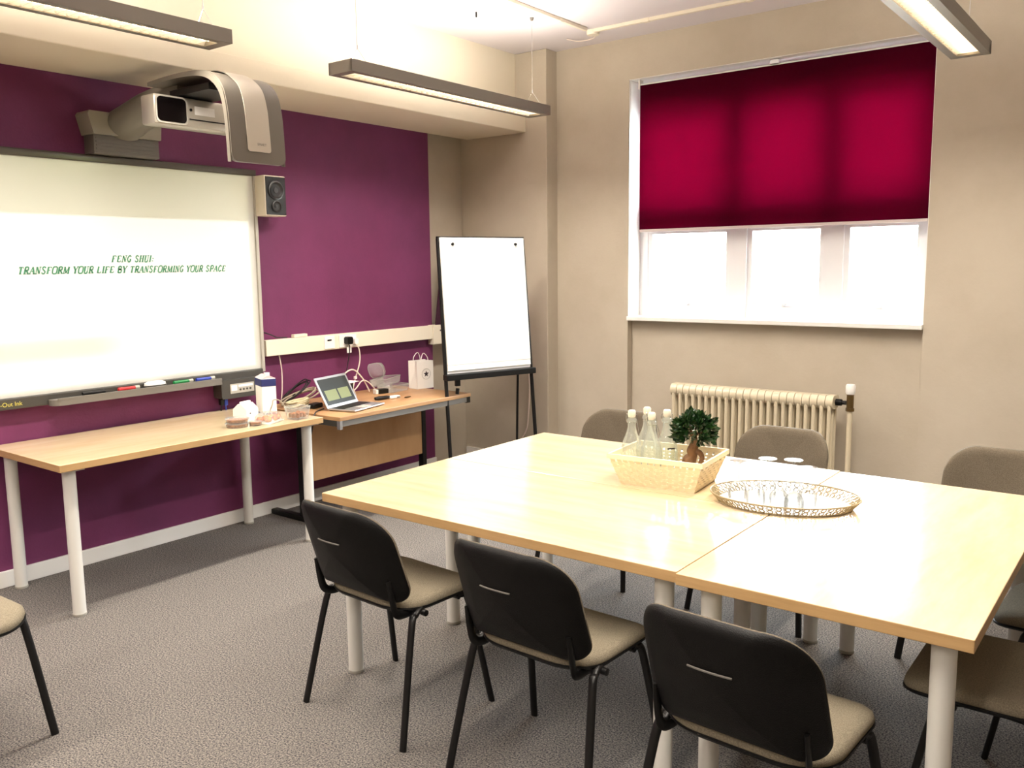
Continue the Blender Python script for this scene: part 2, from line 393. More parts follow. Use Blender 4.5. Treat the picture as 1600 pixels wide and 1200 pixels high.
lamp0 = make_lamp()
spots = [((-3.465, .69, LZ), 'grey pendant strip light over the whiteboard end, cut by the top left corner'),
         ((-3.465, 3.115, LZ), 'grey louvred pendant strip light hanging in front of the beam, whole in view'),
         ((-.90, 3.12, LZ), 'grey pendant strip light above the meeting table, beside the blind'),
         ((-.90, .69, LZ), 'grey pendant strip light behind the viewer')]
spots += [((-3.465, -1.74, LZ), 'unseen pendant strip light added at the rear left to light the foreground'), ((-.90, -1.74, LZ), 'unseen pendant strip light added at the rear right to light the foreground')]  # two unseen fittings added to throw more light on the foreground carpet
for i, (p, lb) in enumerate(spots):
    o = lamp0 if i == 0 else copy_tree(lamp0)
    o.location = p; tag(o, lb, 'pendant light', 'pendant strip lights')
for o in [x for x in bpy.data.objects if x.name.startswith('pendant_light')]: lamp_light(o)

# ------------------------------------------------------------------ tables
def table(name, cx, cy, w, d, zt, label, group, topm, legs_in=.075, rz=0):
    t = tag(empty(name, (cx, cy, 0), rz), label, 'table', group)
    m = MB(); m.box((-w / 2, -d / 2, zt - .034), (w / 2, d / 2, zt), bev=.0025); m.bm.faces.ensure_lookup_table()
    for f_ in m.bm.faces:
        f_.normal_update()
        f_.material_index = 0 if abs(f_.normal.z) > .9 else 1
    m.build('tabletop', [topm, EDGE], t)
    for sx in (-1, 1):
        for sy in (-1, 1):
            x, y = sx * (w / 2 - legs_in), sy * (d / 2 - legs_in)
            m = MB(); m.cyl((x, y, .012), (x, y, zt - .036), .029, n=24); m.box((x - .05, y - .05, zt - .042), (x + .05, y + .05, zt - .034))
            lg = m.build('leg', LEGW, t, smooth=40)
            MB().lathe([(0, 0), (.029, 0), (.0305, .004), (.0305, .012), (0, .012)], (x, y, 0)).build('foot', LGREY, lg, smooth=40)
    return t
ZT = .73
table('meeting_table', -1.818, 2.502, 1.498, .734, ZT, 'birch topped table on white round legs at the near left of the joined meeting tables', 'meeting tables pushed together', BIRCHX)
table('meeting_table', -1.818, 3.238, 1.498, .734, ZT, 'birch topped meeting table carrying the basket, at the far left of the joined tables', 'meeting tables pushed together', BIRCHX)
table('meeting_table', -.692, 2.858, .748, 1.47, ZT, 'birch topped table turned crosswise at the right end of the joined meeting tables', 'meeting tables pushed together', BIRCH)
table('side_table', -4.258, 2.52, .736, 1.50, ZT, 'long birch table with white round legs below the whiteboard', None, BIRCH, .07)

# ------------------------------------------------------------------ chairs
def make_chair():
    r = empty('stacking_chair')
    # seat pad and shell
    out = rrect(.45, .405, .075, 9, rs=(.10, .10, .13, .13))
    def sf(u, v, h):
        y = v + .040; z = .447 + h
        if v > .10: z -= (v - .10) ** 2 * 1.9
        z -= .012 * (1 - (abs(u) / .225) ** 2) * (1 if h > .02 else .3); z += max(0, -v - .15) * .15
        return (u, y, z)
    seat = MB().slab(out, [(0, .034), (.35, .034), (.65, .033), (.85, .030), (.94, .025), (.985, .016), (1, .004), (.99, -.004), (.9, -.007), (0, -.007)], sf).build('seat', FABRIC, r, smooth=50)
    MB().slab(out, [(0, -.006), (.9, -.006), (1.005, -.003), (1.01, -.008), (.97, -.017), (.85, -.020), (0, -.020)], sf).build('seat_shell', SHELL, seat, smooth=50)
    # backrest: black plastic shell behind, upholstered pad in front; tilted back and curved round the sitter
    bo = rrect(.472, .345, .08, 12, rs=(.125, .125, .065, .065))
    def bf(u, v, h):
        u2 = u * (1 + .02 * (v < 0)); z = .636 + v * .965; y = -.243 - v * .30 - h + 0.0
        y += 1.35 * u2 * u2 - .020 + .25 * max(0, -v - .08) ** 2
        return (u2 * (1 - .9 * u2 * u2), y + .010, z)
    shell = MB().slab(bo, [(0, .022), (.5, .022), (.8, .020), (.92, .015), (.98, .006), (1, -.002), (.995, -.006), (.97, -.006), (.9, -.002), (0, -.002)], bf).build('backrest', SHELL, r, smooth=50)
    MB().slab(bo, [(0, -.028), (.5, -.027), (.8, -.026), (.92, -.024), (.975, -.018), (.998, -.008), (.998, -.002), (.9, .0), (0, .0)], bf).build('back_pad', FABRIC_SHADED, shell, smooth=50)
    MB().tube([bf(u, .045, .0235) for u in [-.055 + .011 * k for k in range(11)]], .0028, n=6).build('grip_slot', GREYP, shell)
    # oval steel legs
    for s in (-1, 1):
        MB().tube(smooth_path([(s * .262, .222, 0), (s * .225, .150, .385), (s * .214, .118, .425), (s * .208, .075, .437), (s * .206, 0, .437)], 5), .0125, n=10, flat=(1.1, .8)).build('leg', BLACK, r, smooth=60)
        MB().tube(smooth_path([(s * .262, -.218, 0), (s * .228, -.135, .375), (s * .216, -.105, .420), (s * .208, -.06, .437), (s * .206, .01, .437)], 5), .0125, n=10, flat=(1.1, .8)).build('leg', BLACK, r, smooth=60)
        MB().tube(smooth_path([(s * .185, -.02, .428), (s * .185, -.12, .422), (s * .190, -.165, .438), (s * .192, -.180, .48), (s * .190, -.192, .56)], 5), .011, n=8, flat=(1.3, .6)).build('back_upright', BLACK, r, smooth=60)
    m = MB()
    for y in (-.075, .10): m.tube([(-.225, y, .425), (.225, y, .425)], .009, n=8)
    for s in (-1, 1): m.lathe([(0, 0), (.011, 0), (.011, .018), (0, .02)], n=12, M=Matrix.Translation((s * .222, -.075, .425)) @ Matrix.Rotation(s * PI / 2, 4, 'Y'))
    m.build('seat_frame', BLACK, r, smooth=50)
    return r
chair0 = make_chair()
R = math.radians
chairs = [
    (-2.185, 2.135, R(-3), 'black backed stacking chair nearest the side table, leftmost at the meeting table', 'chairs along the near side'),
    (-1.470, 2.12, R(-2), 'black backed stacking chair in the middle of the near side of the table', 'chairs along the near side'),
    (-.765, 2.01, R(-3), 'black backed stacking chair closest to the viewer, cut off by the bottom edge', 'chairs along the near side'),
    (-2.33, 3.77, R(181), 'grey padded chair on the far side behind the basket of bottles', 'chairs along the far side'),
    (-1.455, 3.765, R(179), 'grey padded chair on the far side in front of the radiator valve', 'chairs along the far side'),
    (-.54, 3.79, R(178), 'grey padded chair on the far side at the right edge of the picture', 'chairs along the far side'),
    (-.30, 2.62, R(90), 'pale seat pushed under the right end of the table, the nearer of two', 'chairs at the right end'),
    (-.17, 3.24, R(88), 'grey seat at the right end of the table, the farther of two', 'chairs at the right end'),
    (-3.195, 1.00, R(-88), 'lone stacking chair by the side table, only its pale seat corner in view', None)]
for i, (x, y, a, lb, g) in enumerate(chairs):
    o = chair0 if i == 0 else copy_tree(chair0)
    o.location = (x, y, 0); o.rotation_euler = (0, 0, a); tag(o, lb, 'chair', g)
    if not g and 'group' in o: del o['group']

# ------------------------------------------------------------------ whiteboard with tray, pens and control box
wb = tag(empty('interactive_whiteboard', (X0, 2.55, .94)), 'large interactive whiteboard showing a projected slide on the purple wall', 'whiteboard')
y0, y1 = 1.72 - 2.55, 3.398 - 2.55; h = 1.245
MB().box((.012, y0 + .02, .022), (.048, y1 - .02, h - .022)).build('writing_surface', BOARD, wb)
MB().box((0, y0, h - .036), (.062, y1, h), bev=.004).build('top_frame', mat('brown_frame', (58, 50, 42), .4), wb)
MB().box((0, y1 - .022, 0), (.060, y1, h - .036), bev=.003).build('side_frame', LGREY, wb)
MB().box((0, y0, 0), (.060, y0 + .022, h - .036), bev=.003).build('side_frame', LGREY, wb)
bf_ = MB().box((0, y0, -.035), (.064, y1 - .02, .022), bev=.006).build('bottom_frame', DGREY, wb)
m = MB()
m.prism(rrect(1.00, .10, .045, 6), -.026, .004, lambda u, v, hh: (.085 + v, u, hh - .012))
m.prism(rrect(.96, .012, .005, 3), 0, .010, lambda u, v, hh: (.130 + v, u, hh - .010))
m.build('pen_tray', GREYP, wb, smooth=40)
# writing on boards and things: a small serif alphabet of thick and thin strokes
G = {
 'A': [('t', .05, 0, .5, 1), ('T', .5, 1, .95, 0), ('t', .24, .36, .76, .36)], 'B': [('T', .2, 0, .2, 1), ('c', .2, 1, .8, .75, .2, .52), ('c', .2, .52, .95, .26, .2, 0)],
 'C': [('k', .88, .8, .5, 1.04, .1, .5, .5, -.04, .9, .2)], 'E': [('T', .22, 0, .22, 1), ('t', .22, .97, .85, .97), ('t', .22, .5, .68, .5), ('t', .22, .03, .88, .03), ('t', .86, .03, .9, .24), ('t', .83, .97, .85, .78)],
 'F': [('T', .22, 0, .22, 1), ('t', .22, .97, .85, .97), ('t', .22, .5, .68, .5), ('t', .83, .97, .85, .78)], 'G': [('k', .88, .8, .5, 1.04, .1, .5, .5, -.04, .82, .12), ('T', .82, .08, .82, .42), ('t', .62, .42, .96, .42)],
 'H': [('T', .18, 0, .18, 1), ('T', .82, 0, .82, 1), ('t', .18, .5, .82, .5)], 'I': [('T', .5, 0, .5, 1)], 'L': [('T', .25, 0, .25, 1), ('t', .25, .03, .88, .03), ('t', .86, .03, .9, .25)],
 'M': [('t', .12, 0, .12, 1), ('T', .14, 1, .5, .05), ('t', .5, .05, .86, 1), ('T', .88, 0, .88, 1)], 'N': [('t', .15, 0, .15, 1), ('T', .17, 1, .83, .02), ('t', .85, 0, .85, 1)],
 'O': [('k', .5, 1.03, .08, .9, .08, .1, .5, -.03, .92, .1, .92, .9, .5, 1.03)], 'P': [('T', .22, 0, .22, 1), ('c', .22, 1, .9, .73, .22, .46)], 'R': [('T', .2, 0, .2, 1), ('c', .2, 1, .84, .76, .2, .5), ('T', .48, .5, .92, 0)],
 'S': [('k', .82, .82, .5, 1.05, .16, .78, .5, .52, .86, .25, .5, -.05, .14, .2)], 'T': [('T', .5, 0, .5, 1), ('t', .1, .97, .9, .97), ('t', .1, .97, .1, .78), ('t', .9, .97, .9, .78)],
 'U': [('T', .2, 1, .2, .3), ('k', .2, .32, .25, .0, .5, -.04, .78, .02, .82, .32), ('t', .82, .3, .82, 1)], 'Y': [('T', .08, 1, .5, .46), ('t', .92, 1, .5, .46), ('T', .5, 0, .5, .48)], ':': [('T', .5, .06, .5, .2), ('T', .5, .5, .5, .64)],
}
SERIF = {'F': [(.22, 0)], 'H': [(.18, 0), (.18, 1), (.82, 0), (.82, 1)], 'I': [(.5, 0), (.5, 1)], 'N': [(.15, 0), (.85, 1)], 'M': [(.12, 0), (.88, 0)], 'P': [(.22, 0)], 'R': [(.2, 0), (.92, 0)], 'T': [(.5, 0)], 'Y': [(.5, 0), (.08, 1), (.92, 1)], 'A': [(.05, 0), (.95, 0)], 'U': [(.2, 1), (.82, 1)]}
def serif_text(text, size, width, fn, shear=.28, thick=.25, thin=.11):
    """fn(u,v)->xyz; text centred on u=0, baseline v=0; width = total"""
    adv = [(.55 if c in 'I: ' else (1.25 if c == 'M' else 1.0)) for c in text]; tot = sum(adv); k = width / tot
    m = MB(); x = -width / 2
    def stroke(pts, w):
        for (a, b), (c, d) in zip(pts, pts[1:]):
            dx, dy = c - a, d - b; l = math.hypot(dx, dy) or 1; nx, ny = -dy / l * w / 2, dx / l * w / 2
            m.quad(fn(a + nx, b + ny), fn(c + nx, d + ny), fn(c - nx, d - ny), fn(a - nx, b - ny))
    for c, ad in zip(text, adv):
        cw = k * ad * .86
        def P(u, v): return (x + u * cw + shear * v * size, v * size)
        for g in G.get(c, []):
            kind = g[0]; q = g[1:]
            pts = [P(q[i], q[i + 1]) for i in range(0, len(q), 2)]
            if kind == 'c': (pts, w) = ([P(q[0], q[1]), P(q[2] * .9, q[1]), P(q[2], q[3]), P(q[2] * .9, q[5]), P(q[4], q[5])], thick * .8)
            elif kind == 'k': pts = [(p.x, p.y) for p in smooth_path([(a, b, 0) for a, b in pts], 3)]; w = thick * .8
            else: w = thick if kind == 'T' else thin
            stroke(pts, w * size)
        for (u, v) in SERIF.get(c, []):
            a = P(u, v); stroke([(a[0] - .16 * size, a[1]), (a[0] + .16 * size, a[1])], thin * size)
        x += k * ad
    return m
serif_text('FENG SHUI:', .033, .245, lambda u, v: (.0495, u + .02, v + .690)).build('slide_heading', INK, wb)
serif_text('TRANSFORM YOUR LIFE BY TRANSFORMING YOUR SPACE', .034, 1.19, lambda u, v: (.0495, u + .008, v + .632)).build('slide_title', INK, wb)
def text_obj(txt, size, loc, rot, m, parent, name, depth=0.0004, al='CENTER'):
    cu = bpy.data.curves.new(name, 'FONT'); cu.body = txt; cu.size = size; cu.align_x = al; cu.extrude = depth
    to = bpy.data.objects.new(name, cu); me = bpy.data.meshes.new_from_object(to); bpy.data.objects.remove(to); me.name = name
    me.materials.append(m); o = bpy.data.objects.new(name, me); COL.objects.link(o); o.location = loc; o.rotation_euler = rot; o.parent = parent; return o
text_obj('Roll-Out Ink', .03, (.0648, -.700, -.018), (PI / 2, 0, PI / 2), YELLOW, bf_, 'frame_lettering', al='CENTER')
# pens and eraser resting in the tray
def pen(y, m, nm, lb):
    t = tag(empty('marker_pen', (X0 + .085, y, .9335)), lb, 'pen', 'pens in the whiteboard tray')
    MB().cyl((0, -.055, .0095), (0, .04, .0095), .0095, n=14).build('barrel', m, t, smooth=40)
    MB().cyl((0, .04, .0095), (0, .065, .0095), .0108, n=14).build('cap', LGREY if m is not BLACK else BLACK, t, smooth=40)
pen(2.275, BLACK, '', 'black marker pen in the whiteboard tray'); pen(2.47, RED, '', 'red marker pen in the whiteboard tray')
pen(2.80, GREEN, '', 'green marker pen in the whiteboard tray'); pen(2.945, BLUE, '', 'blue marker pen in the whiteboard tray')
t = tag(empty('board_eraser', (X0 + .085, 2.63, .9335)), 'oval white topped eraser in the middle of the whiteboard tray', 'eraser')
MB().lathe([(0, 0), (.065, 0), (.068, .012), (0, .012)], sy=1, sx=.5).build('felt_pad', DGREY, t, smooth=50)
MB().lathe([(.0, .012), (.064, .012), (.062, .024), (.045, .031), (0, .033)], sy=1, sx=.5).build('body', WHITE, t, smooth=50)
# control box
cb = tag(empty('control_box', (X0, 3.19, .86)), 'dark grey control box with buttons under the right end of the whiteboard', 'control box')
MB().prism(rrect(.27, .115, .02, 4), 0, .085, lambda u, v, hh: (hh, u, v)).build('casing', DGREY, cb, smooth=30)
MB().box((.085, -.075, -.028), (.088, .095, .030)).build('button_panel', LGREY, cb)
for k in range(4): MB().cyl((.088, -.005 + .024 * k, -.008), (.091, -.005 + .024 * k, -.008), .0065, n=14).build('button', DGREY, cb)
MB().box((.088, -.068, -.012), (.0895, -.028, .022)).build('label_plate', WHITE, cb)
MB().box((.088, -.018, .008), (.0895, .085, .022)).build('label_plate', WHITE, cb)
tag(MB().box((-.014, -.010, -.04), (.014, .010, 0), bev=.003).tube(smooth_path([(0, 0, -.04), (-.005, .006, -.07), (-.012, .01, -.1)]), .004, n=6).build('connector_plug', BLUE, loc=(X0 + .05, 3.10, .8015)), 'blue plug hanging under the control box', 'plug')
tag(MB().box((-.014, -.012, -.036), (.014, .012, 0), bev=.003).tube(smooth_path([(0, 0, -.036), (-.008, .0, -.065), (-.014, .004, -.1)]), .004, n=6).build('connector_plug', BLACK, loc=(X0 + .05, 3.073, .8015)), 'black plug hanging left of the blue plug under the control box', 'plug')

# ------------------------------------------------------------------ projector on its boom
pj_ = tag(empty('projector_boom', (X0, 2.55, 2.21)), 'grey projector mounting boom reaching out from above the whiteboard', 'projector mount')
MB().prism([(-.19, 0), (.185, 0), (.195, .115), (-.205, .115), (-.215, .10)], 0, .13, lambda u, v, hh: (hh * (1 - .0 * v), u, v + .075)).build('wall_bracket', mat('bracket_grey', (150, 146, 132), .5), pj_)
m = MB(); m.box((0, -.18, -.022), (.105, .185, .075), bev=.004)
for k in range(5): m.box((.105, -.17, -.018 + k * .018), (.110, .175, -.010 + k * .018))
m.build('cable_cover', GREYP, pj_)
arm = smooth_path([(.06, 0, .13), (.20, 0, .165), (.38, 0, .21), (.56, 0, .232), (.72, 0, .238)], 5); na = len(arm)
MB().tube(arm, [.118 - .045 * i / (na - 1) for i in range(na)], n=24, flat=(.72, 1.0)).build('arm', mat('arm_grey', (122, 118, 108), .5), pj_, smooth=60)
def hood(path, w, th, off, mname, mtl, parent, z_round):
    # sweep of a flat strip of width w along path in x-z, rounded at its lower end
    m = MB(); P = smooth_path([(a, 0, b) for a, b in path], 6); n = len(P); A = []
    L = [0]
    for i in range(1, n): L.append(L[-1] + (P[i] - P[i - 1]).length)
    for i in range(n):
        t = (P[min(i + 1, n - 1)] - P[max(i - 1, 0)]).normalized(); nn = Vector((-t.z, 0, t.x))
        if nn.x < 0 and abs(t.z) > .3: nn = -nn
        d = L[-1] - L[i]; k = w / 2
        if d < z_round: k = w / 2 - z_round + math.sqrt(max(0, z_round ** 2 - (z_round - d) ** 2))
        row = [P[i] + nn * off + Vector((0, -k, 0)), P[i] + nn * off + Vector((0, k, 0)), P[i] + nn * (off - th) + Vector((0, k, 0)), P[i] + nn * (off - th) + Vector((0, -k, 0))]
        A.append([m.bm.verts.new(q) for q in row])
    for a, b in zip(A, A[1:]):
        for k in range(4): m.bm.faces.new((a[k], a[(k + 1) % 4], b[(k + 1) % 4], b[k]))
    m.bm.faces.new(A[0]); m.bm.faces.new(A[-1][::-1])
    return m.build(mname, mtl, parent, smooth=30)
HO = .075
hp = [(.60, .262), (.76, .268), (.92, .262), (1.04, .235), (1.115, .175), (1.145, .09), (1.155, 0), (1.158, -.06), (1.160, -.10), (1.161, -.13), (1.1615, -.15), (1.162, -.16)]
hm = mat('hood_grey', (104, 98, 88), .4)
hp = [(a + HO * min(1, max(0, (a - .6) / .3)), b + .012) for a, b in hp]
hd = hood(hp, .295, .022, .0, 'hood', hm, pj_, .035)
# side cheeks of the hood
for sy in (-1, 1):
    m = MB(); P = smooth_path([(a, 0, b) for a, b in hp], 6); A = []
    for p in P: A.append((m.bm.verts.new((p.x - .004, sy * .1465, p.z - .004)), m.bm.verts.new((p.x - (.004 + .022 * min(1, max(0, (p.x - .6) * 3))), sy * .1465, p.z - .022 * (1 if p.z > .2 else max(0.1, (p.z + .16) / .36)) ))))
    for a, b in zip(A, A[1:]): m.bm.faces.new((a[0], b[0], b[1], a[1]))
    ck = m.build('side_cheek', hm, hd); md = ck.modifiers.new('thick', 'SOLIDIFY'); md.thickness = .006; md.offset = -sy
ip = [(.88, .275), (.96, .268), (1.04, .240), (1.118, .178), (1.150, .09), (1.159, 0), (1.163, -.05), (1.165, -.085), (1.1655, -.10), (1.166, -.11)]
ip = [(a + HO, b + .012) for a, b in ip]
ins = hood(ip, .125, .003, .001, 'cover_strip', mat('cover_strip_white', (188, 180, 166), .4), pj_, .012)
text_obj('SMART', .016, (1.245, .01, -.070), (PI / 2, 0, PI / 2), GREYP, ins, 'lettering')
m = MB(); m.box((.70, -.10, .195), (1.02, .10, .225)); m.build('inner_bracket', BLACK, pj_)
# projector unit slung under the boom
pr = tag(empty('projector', (-3.90, 2.545, 2.27)), 'silver projector slung under the grey boom, dark window at its end', 'projector')
M = Matrix.Rotation(R(0), 4, 'Z')
bdy = MB().box((-.07, -.232, -.008), (.045, .26, .130), bev=.012).build('body', SILVER, pr, smooth=40)
MB().prism(rrect(.165, .128, .024, 5), 0, .004, lambda u, v, hh: (.0455 + hh, u - .142, v + .0625)).build('window_surround', LGREY, bdy)
MB().prism(rrect(.150, .112, .02, 5), .004, .006, lambda u, v, hh: (.0455 + hh, u - .143, v + .0625)).build('dark_window', mat('smoked_window', (8, 5, 6), .15), pr)
MB().box((.0455, -.020, .055), (.0475, .09, .095)).build('sticker', WHITE, pr)
MB().cyl((.045, -.040, .075), (.048, -.040, .075), .007, n=14).build('sensor', BLACK, pr)
MB().box((.0455, -.05, .028), (.047, .24, .034)).build('seam', BLACK, pr)
lens = MB().cyl((-.07, .0, .05), (-.085, .0, .045), .03, n=24).build('lens', SCREENB, pr, smooth=40)
# its projected slide, thrown as light on the board
sd = bpy.data.lights.new('projector_beam', 'SPOT'); sd.energy = PROJECTOR; sd.spot_size = R(170); sd.spot_blend = 0; sd.shadow_soft_size = .005; sd.use_nodes = True
so = bpy.data.objects.new('projector_beam', sd); COL.objects.link(so); so.location = (-4.14, 2.55, 2.30); so.parent = None
so.rotation_euler = (0, PI / 2, 0)   # looks towards -X: local -Z -> -X
so.parent = pr; so.matrix_parent_inverse = Matrix.Translation((-3.90, 2.545, 2.27)).inverted()
nt = sd.node_tree; N = nt.nodes; L = nt.links; em = N['Emission']
tc = N.new('ShaderNodeTexCoord'); sp = N.new('ShaderNodeSeparateXYZ'); L.new(tc.outputs['Normal'], sp.inputs[0])
def mth(op, a, b=None, c=None):
    n = N.new('ShaderNodeMath'); n.operation = op
    for i, v_ in enumerate((a, b, c)):
        if v_ is None: continue
        if hasattr(v_, 'links') or hasattr(v_, 'node'): L.new(v_, n.inputs[i])
        else: n.inputs[i].default_value = v_
    return n.outputs[0]
az = mth('ABSOLUTE', sp.outputs['Z'])
px = mth('DIVIDE', sp.outputs['X'], az); py = mth('DIVIDE', sp.outputs['Y'], az)   # board height / width per metre of throw
D = abs(-4.14 - (X0 + .048))
PX, PY = px, py

# ------------------------------------------------------------------ loudspeaker
sp_ = tag(empty('wall_speaker', (X0, 3.47, 1.905)), 'white wall speaker with black front beside the whiteboard', 'speaker')
MB().box((.0, -.035, .02), (.05, .035, .2)).build('wall_bracket', BLACK, sp_)
MB().box((.05, -.085, 0), (.155, .075, .245), bev=.008).build('cabinet', CREAMPL, sp_, smooth=40)
MB().box((.155, -.078, .008), (.159, .068, .237)).build('baffle', BLACK, sp_)
for z, r_ in ((.155, .058), (.058, .036)):
    MB().lathe([(r_, 0), (r_, .006), (r_ * .85, .008), (r_ * .75, .002), (r_ * .3, -.006), (r_ * .28, .003), (0, .005)], n=28, M=Matrix.Translation((.159, -.005, z)) @ Matrix.Rotation(PI / 2, 4, 'Y')).build('driver', mat('speaker_cone', (30, 29, 30), .35), sp_, smooth=40)
for yy in (-.072, .062):
    for zz in (.014, .231): MB().cyl((.159, yy, zz), (.161, yy, zz), .003, n=8).build('screw', CHROME, sp_)

# ------------------------------------------------------------------ dado trunking with sockets
tr = tag(empty('dado_trunking', (X0, 3.42, 1.03)), 'cream dado trunking along the purple wall above the desk', 'trunking')
MB().box((0, 0, 0), (.05, 1.55, .102), bev=.003).build('channel', CREAMPL, tr)
MB().box((0, 1.55, -.045), (.062, 1.86, .105), bev=.003).build('end_box', CREAMPL, tr)
MB().box((.05, .47, .008), (.056, .56, .094), bev=.002).build('data_socket', WHITE, tr)
MB().box((.056, .495, .062), (.058, .53, .072)).build('data_port', BLACK, tr)
MB().box((.05, .60, .008), (.058, .755, .094), bev=.002).build('double_socket', WHITE, tr)
for y in (.70, .71): pass
MB().box((.062, 1.62, .055), (.064, 1.64, .068)).build('socket_switch', DGREY, tr)
MB().box((.062, 1.72, .055), (.064, 1.74, .068)).build('socket_switch', DGREY, tr)
t = tag(empty('plug', (X0 + .058, 4.085, 1.085)), 'black plug in the left half of the double socket', 'plug')
MB().prism(rrect(.05, .052, .014, 4), 0, .038, lambda u, v, hh: (hh + .0005, u, v)).build('plug_body', BLACK, t, smooth=40)
MB().tube(smooth_path([(.02, 0, -.026), (.03, 0, -.05), (.025, -.01, -.12), (.02, -.04, -.25), (.02, -.07, -.37)]), .0035, n=6).build('flex', CABLEB, t)
MB().box((.022, -.022, -.085), (.025, .018, -.048)).build('cable_tag', WHITE, t)
t = tag(empty('plug', (X0 + .058, 4.150, 1.075)), 'white plug and cable dropping from the right half of the double socket', 'plug')
MB().prism(rrect(.034, .04, .01, 4), 0, .03, lambda u, v, hh: (hh + .0005, u, v)).build('plug_body', WHITE, t, smooth=40)
MB().tube(smooth_path([(.02, 0, -.02), (.03, .02, -.06), (.035, .015, -.15), (.04, -.04, -.27), (.06, -.075, -.318), (.10, -.10, -.342), (.18, -.16, -.349)]), .0045, n=8).build('flex', CABLEW, t, smooth=60)
MB().lathe([(0, -.012), (.012, -.008), (.012, .008), (0, .012)], (.052, -.045, -.25), n=14).build('cable_clip', PINKC, t, smooth=40)
tag(MB().box((-.015, -.055, 0), (.02, .055, .022), bev=.004).build('network_switch', CREAMPL, loc=(X0 + .028, 3.70, 1.1325)), 'small cream box lying on top of the dado trunking', 'box')
tag(MB().tube(smooth_path([(0, -.05, .055), (0, .02, .03), (0, .06, .012), (.0, .12, .008), (.0, .14, .008)]), .004, n=6).build('short_cable', CABLEB, loc=(X0 + .03, 3.46, 1.132)), 'short dark cable lying on the trunking beside the whiteboard', 'cable')
tag(MB().tube(smooth_path([(0, 0, 0), (0, .015, -.10), (.0, .012, -.22), (.0, .0, -.302)]), .0038, n=6).build('hanging_cable', CABLEW, loc=(X0 + .03, 3.53, 1.031)), 'thin white cable hanging from the trunking behind the juice carton', 'cable')
# dark folder standing behind the easel
tag(MB().prism([(0, 0), (.26, 0), (.26, .50), (.085, .50)], 0, .012, lambda u, v, hh: (hh, u, v)).build('maroon_folder', MAROON, loc=(X0 + .045, 5.005, 1.1355)), 'dark maroon folder standing on the trunking behind the easel', 'folder')

# ------------------------------------------------------------------ desk under the trunking
dk = tag(empty('desk', (-4.255, 4.0, 0)), 'beech desk with grey metal edge and wood panel under the dado trunking', 'desk')
dx0, dx1, dy0, dy1, dz = -.375, .37, -.61, .585, .71
m = MB(); m.box((dx0, dy0, dz - .024), (dx1, dy1, dz), bev=.002); m.build('desktop', DESKTOP, dk)
m = MB(); m.box((dx1 - .03, dy0 + .005, dz - .06), (dx1 - .005, dy1 - .005, dz - .024), bev=.002); m.build('front_rail', GREYP, dk)
MB().box((dx1 - .03, dy0 + .002, dz - .075), (dx1 - .002, dy0 + .022, dz - .024), bev=.001).build('corner_bracket', ALU, dk)
m = MB(); m.box((dx1 - .42, dy1 - .04, dz - .066), (dx1 - .002, dy1 - .004, dz - .024), bev=.002); m.build('side_rail', BLACK, dk)
m = MB(); m.box((dx0 + .02, dy0 + .004, dz - .06), (dx1 - .03, dy0 + .03, dz - .024), bev=.002); m.build('side_rail', DGREY, dk)
MB().box((-.055, dy0 + .05, .245), (-.037, dy1 - .06, dz - .06)).build('modesty_panel', PANELW, dk)
for y in (dy0 + .05, dy1 - .055):
    m = MB(); m.box((-.075, y - .02, .03), (-.030, y + .02, dz - .06), bev=.003); m.box((-.36, y - .025, 0), (.30, y + .025, .035), bev=.006); lg = m.build('leg', BLACK, dk)

# laptop
lt = tag(empty('laptop', (-4.169, 3.675, .7105), 1.795 - PI / 2 + PI / 2), 'silver laptop open on the left end of the desk', 'laptop')
# local x = width axis, local -y = towards the user
MB().box((-.165, -.20, .004), (.165, 0, .014), bev=.003).build('base', ALU, lt)
MB().box((-.145, -.105, .014), (.145, -.015, .0152)).build('keyboard', BLACK, lt)
MB().box((-.045, -.185, .014), (.045, -.12, .0146)).build('touchpad', LGREY, lt)
Ml = Matrix.Translation((0, .002, .012)) @ Matrix.Rotation(R(-28), 4, 'X')
ld = MB().box((-.165, -.0, 0), (.165, .006, .208), M=Ml, bev=.002).build('lid', ALU, lt)
MB().box((-.148, -.0012, .018), (.148, -.0002, .192), M=Ml).build('screen', SCREEN, ld)
MB().box((-.125, -.0020, .045), (-.005, -.0013, .115), M=Ml).build('screen_window', SCREENY, ld)
MB().box((.010, -.0020, .045), (.120, -.0013, .115), M=Ml).build('screen_window', SCREENY, ld)
tag(MB().tube(smooth_path([(0, 0, .006), (.03, -.07, .006), (.06, -.115, .006), (.085, -.14, .006), (.10, -.165, -.01), (.105, -.175, -.05), (.10, -.19, -.12)]), .004, n=6).build('power_cable', CABLEB, loc=(-4.19, 3.53, .7105)), 'black cable running off the desk edge beside the laptop', 'cable')
# adapter with leaflet
tag(MB().box((-.06, -.07, 0), (.06, .07, .115), bev=.008).build('power_adapter', BLACK, loc=(-4.42, 3.87, .7105), rot=(0, 0, .2)), 'black box standing behind the laptop screen', 'box')
tag(MB().box((-.075, -.075, 0), (.075, .075, .003)).build('leaflet', PINKC, loc=(-4.405, 3.89, .8265), rot=(0, 0, .25)), 'white leaflet lying on the black box behind the laptop', 'leaflet')
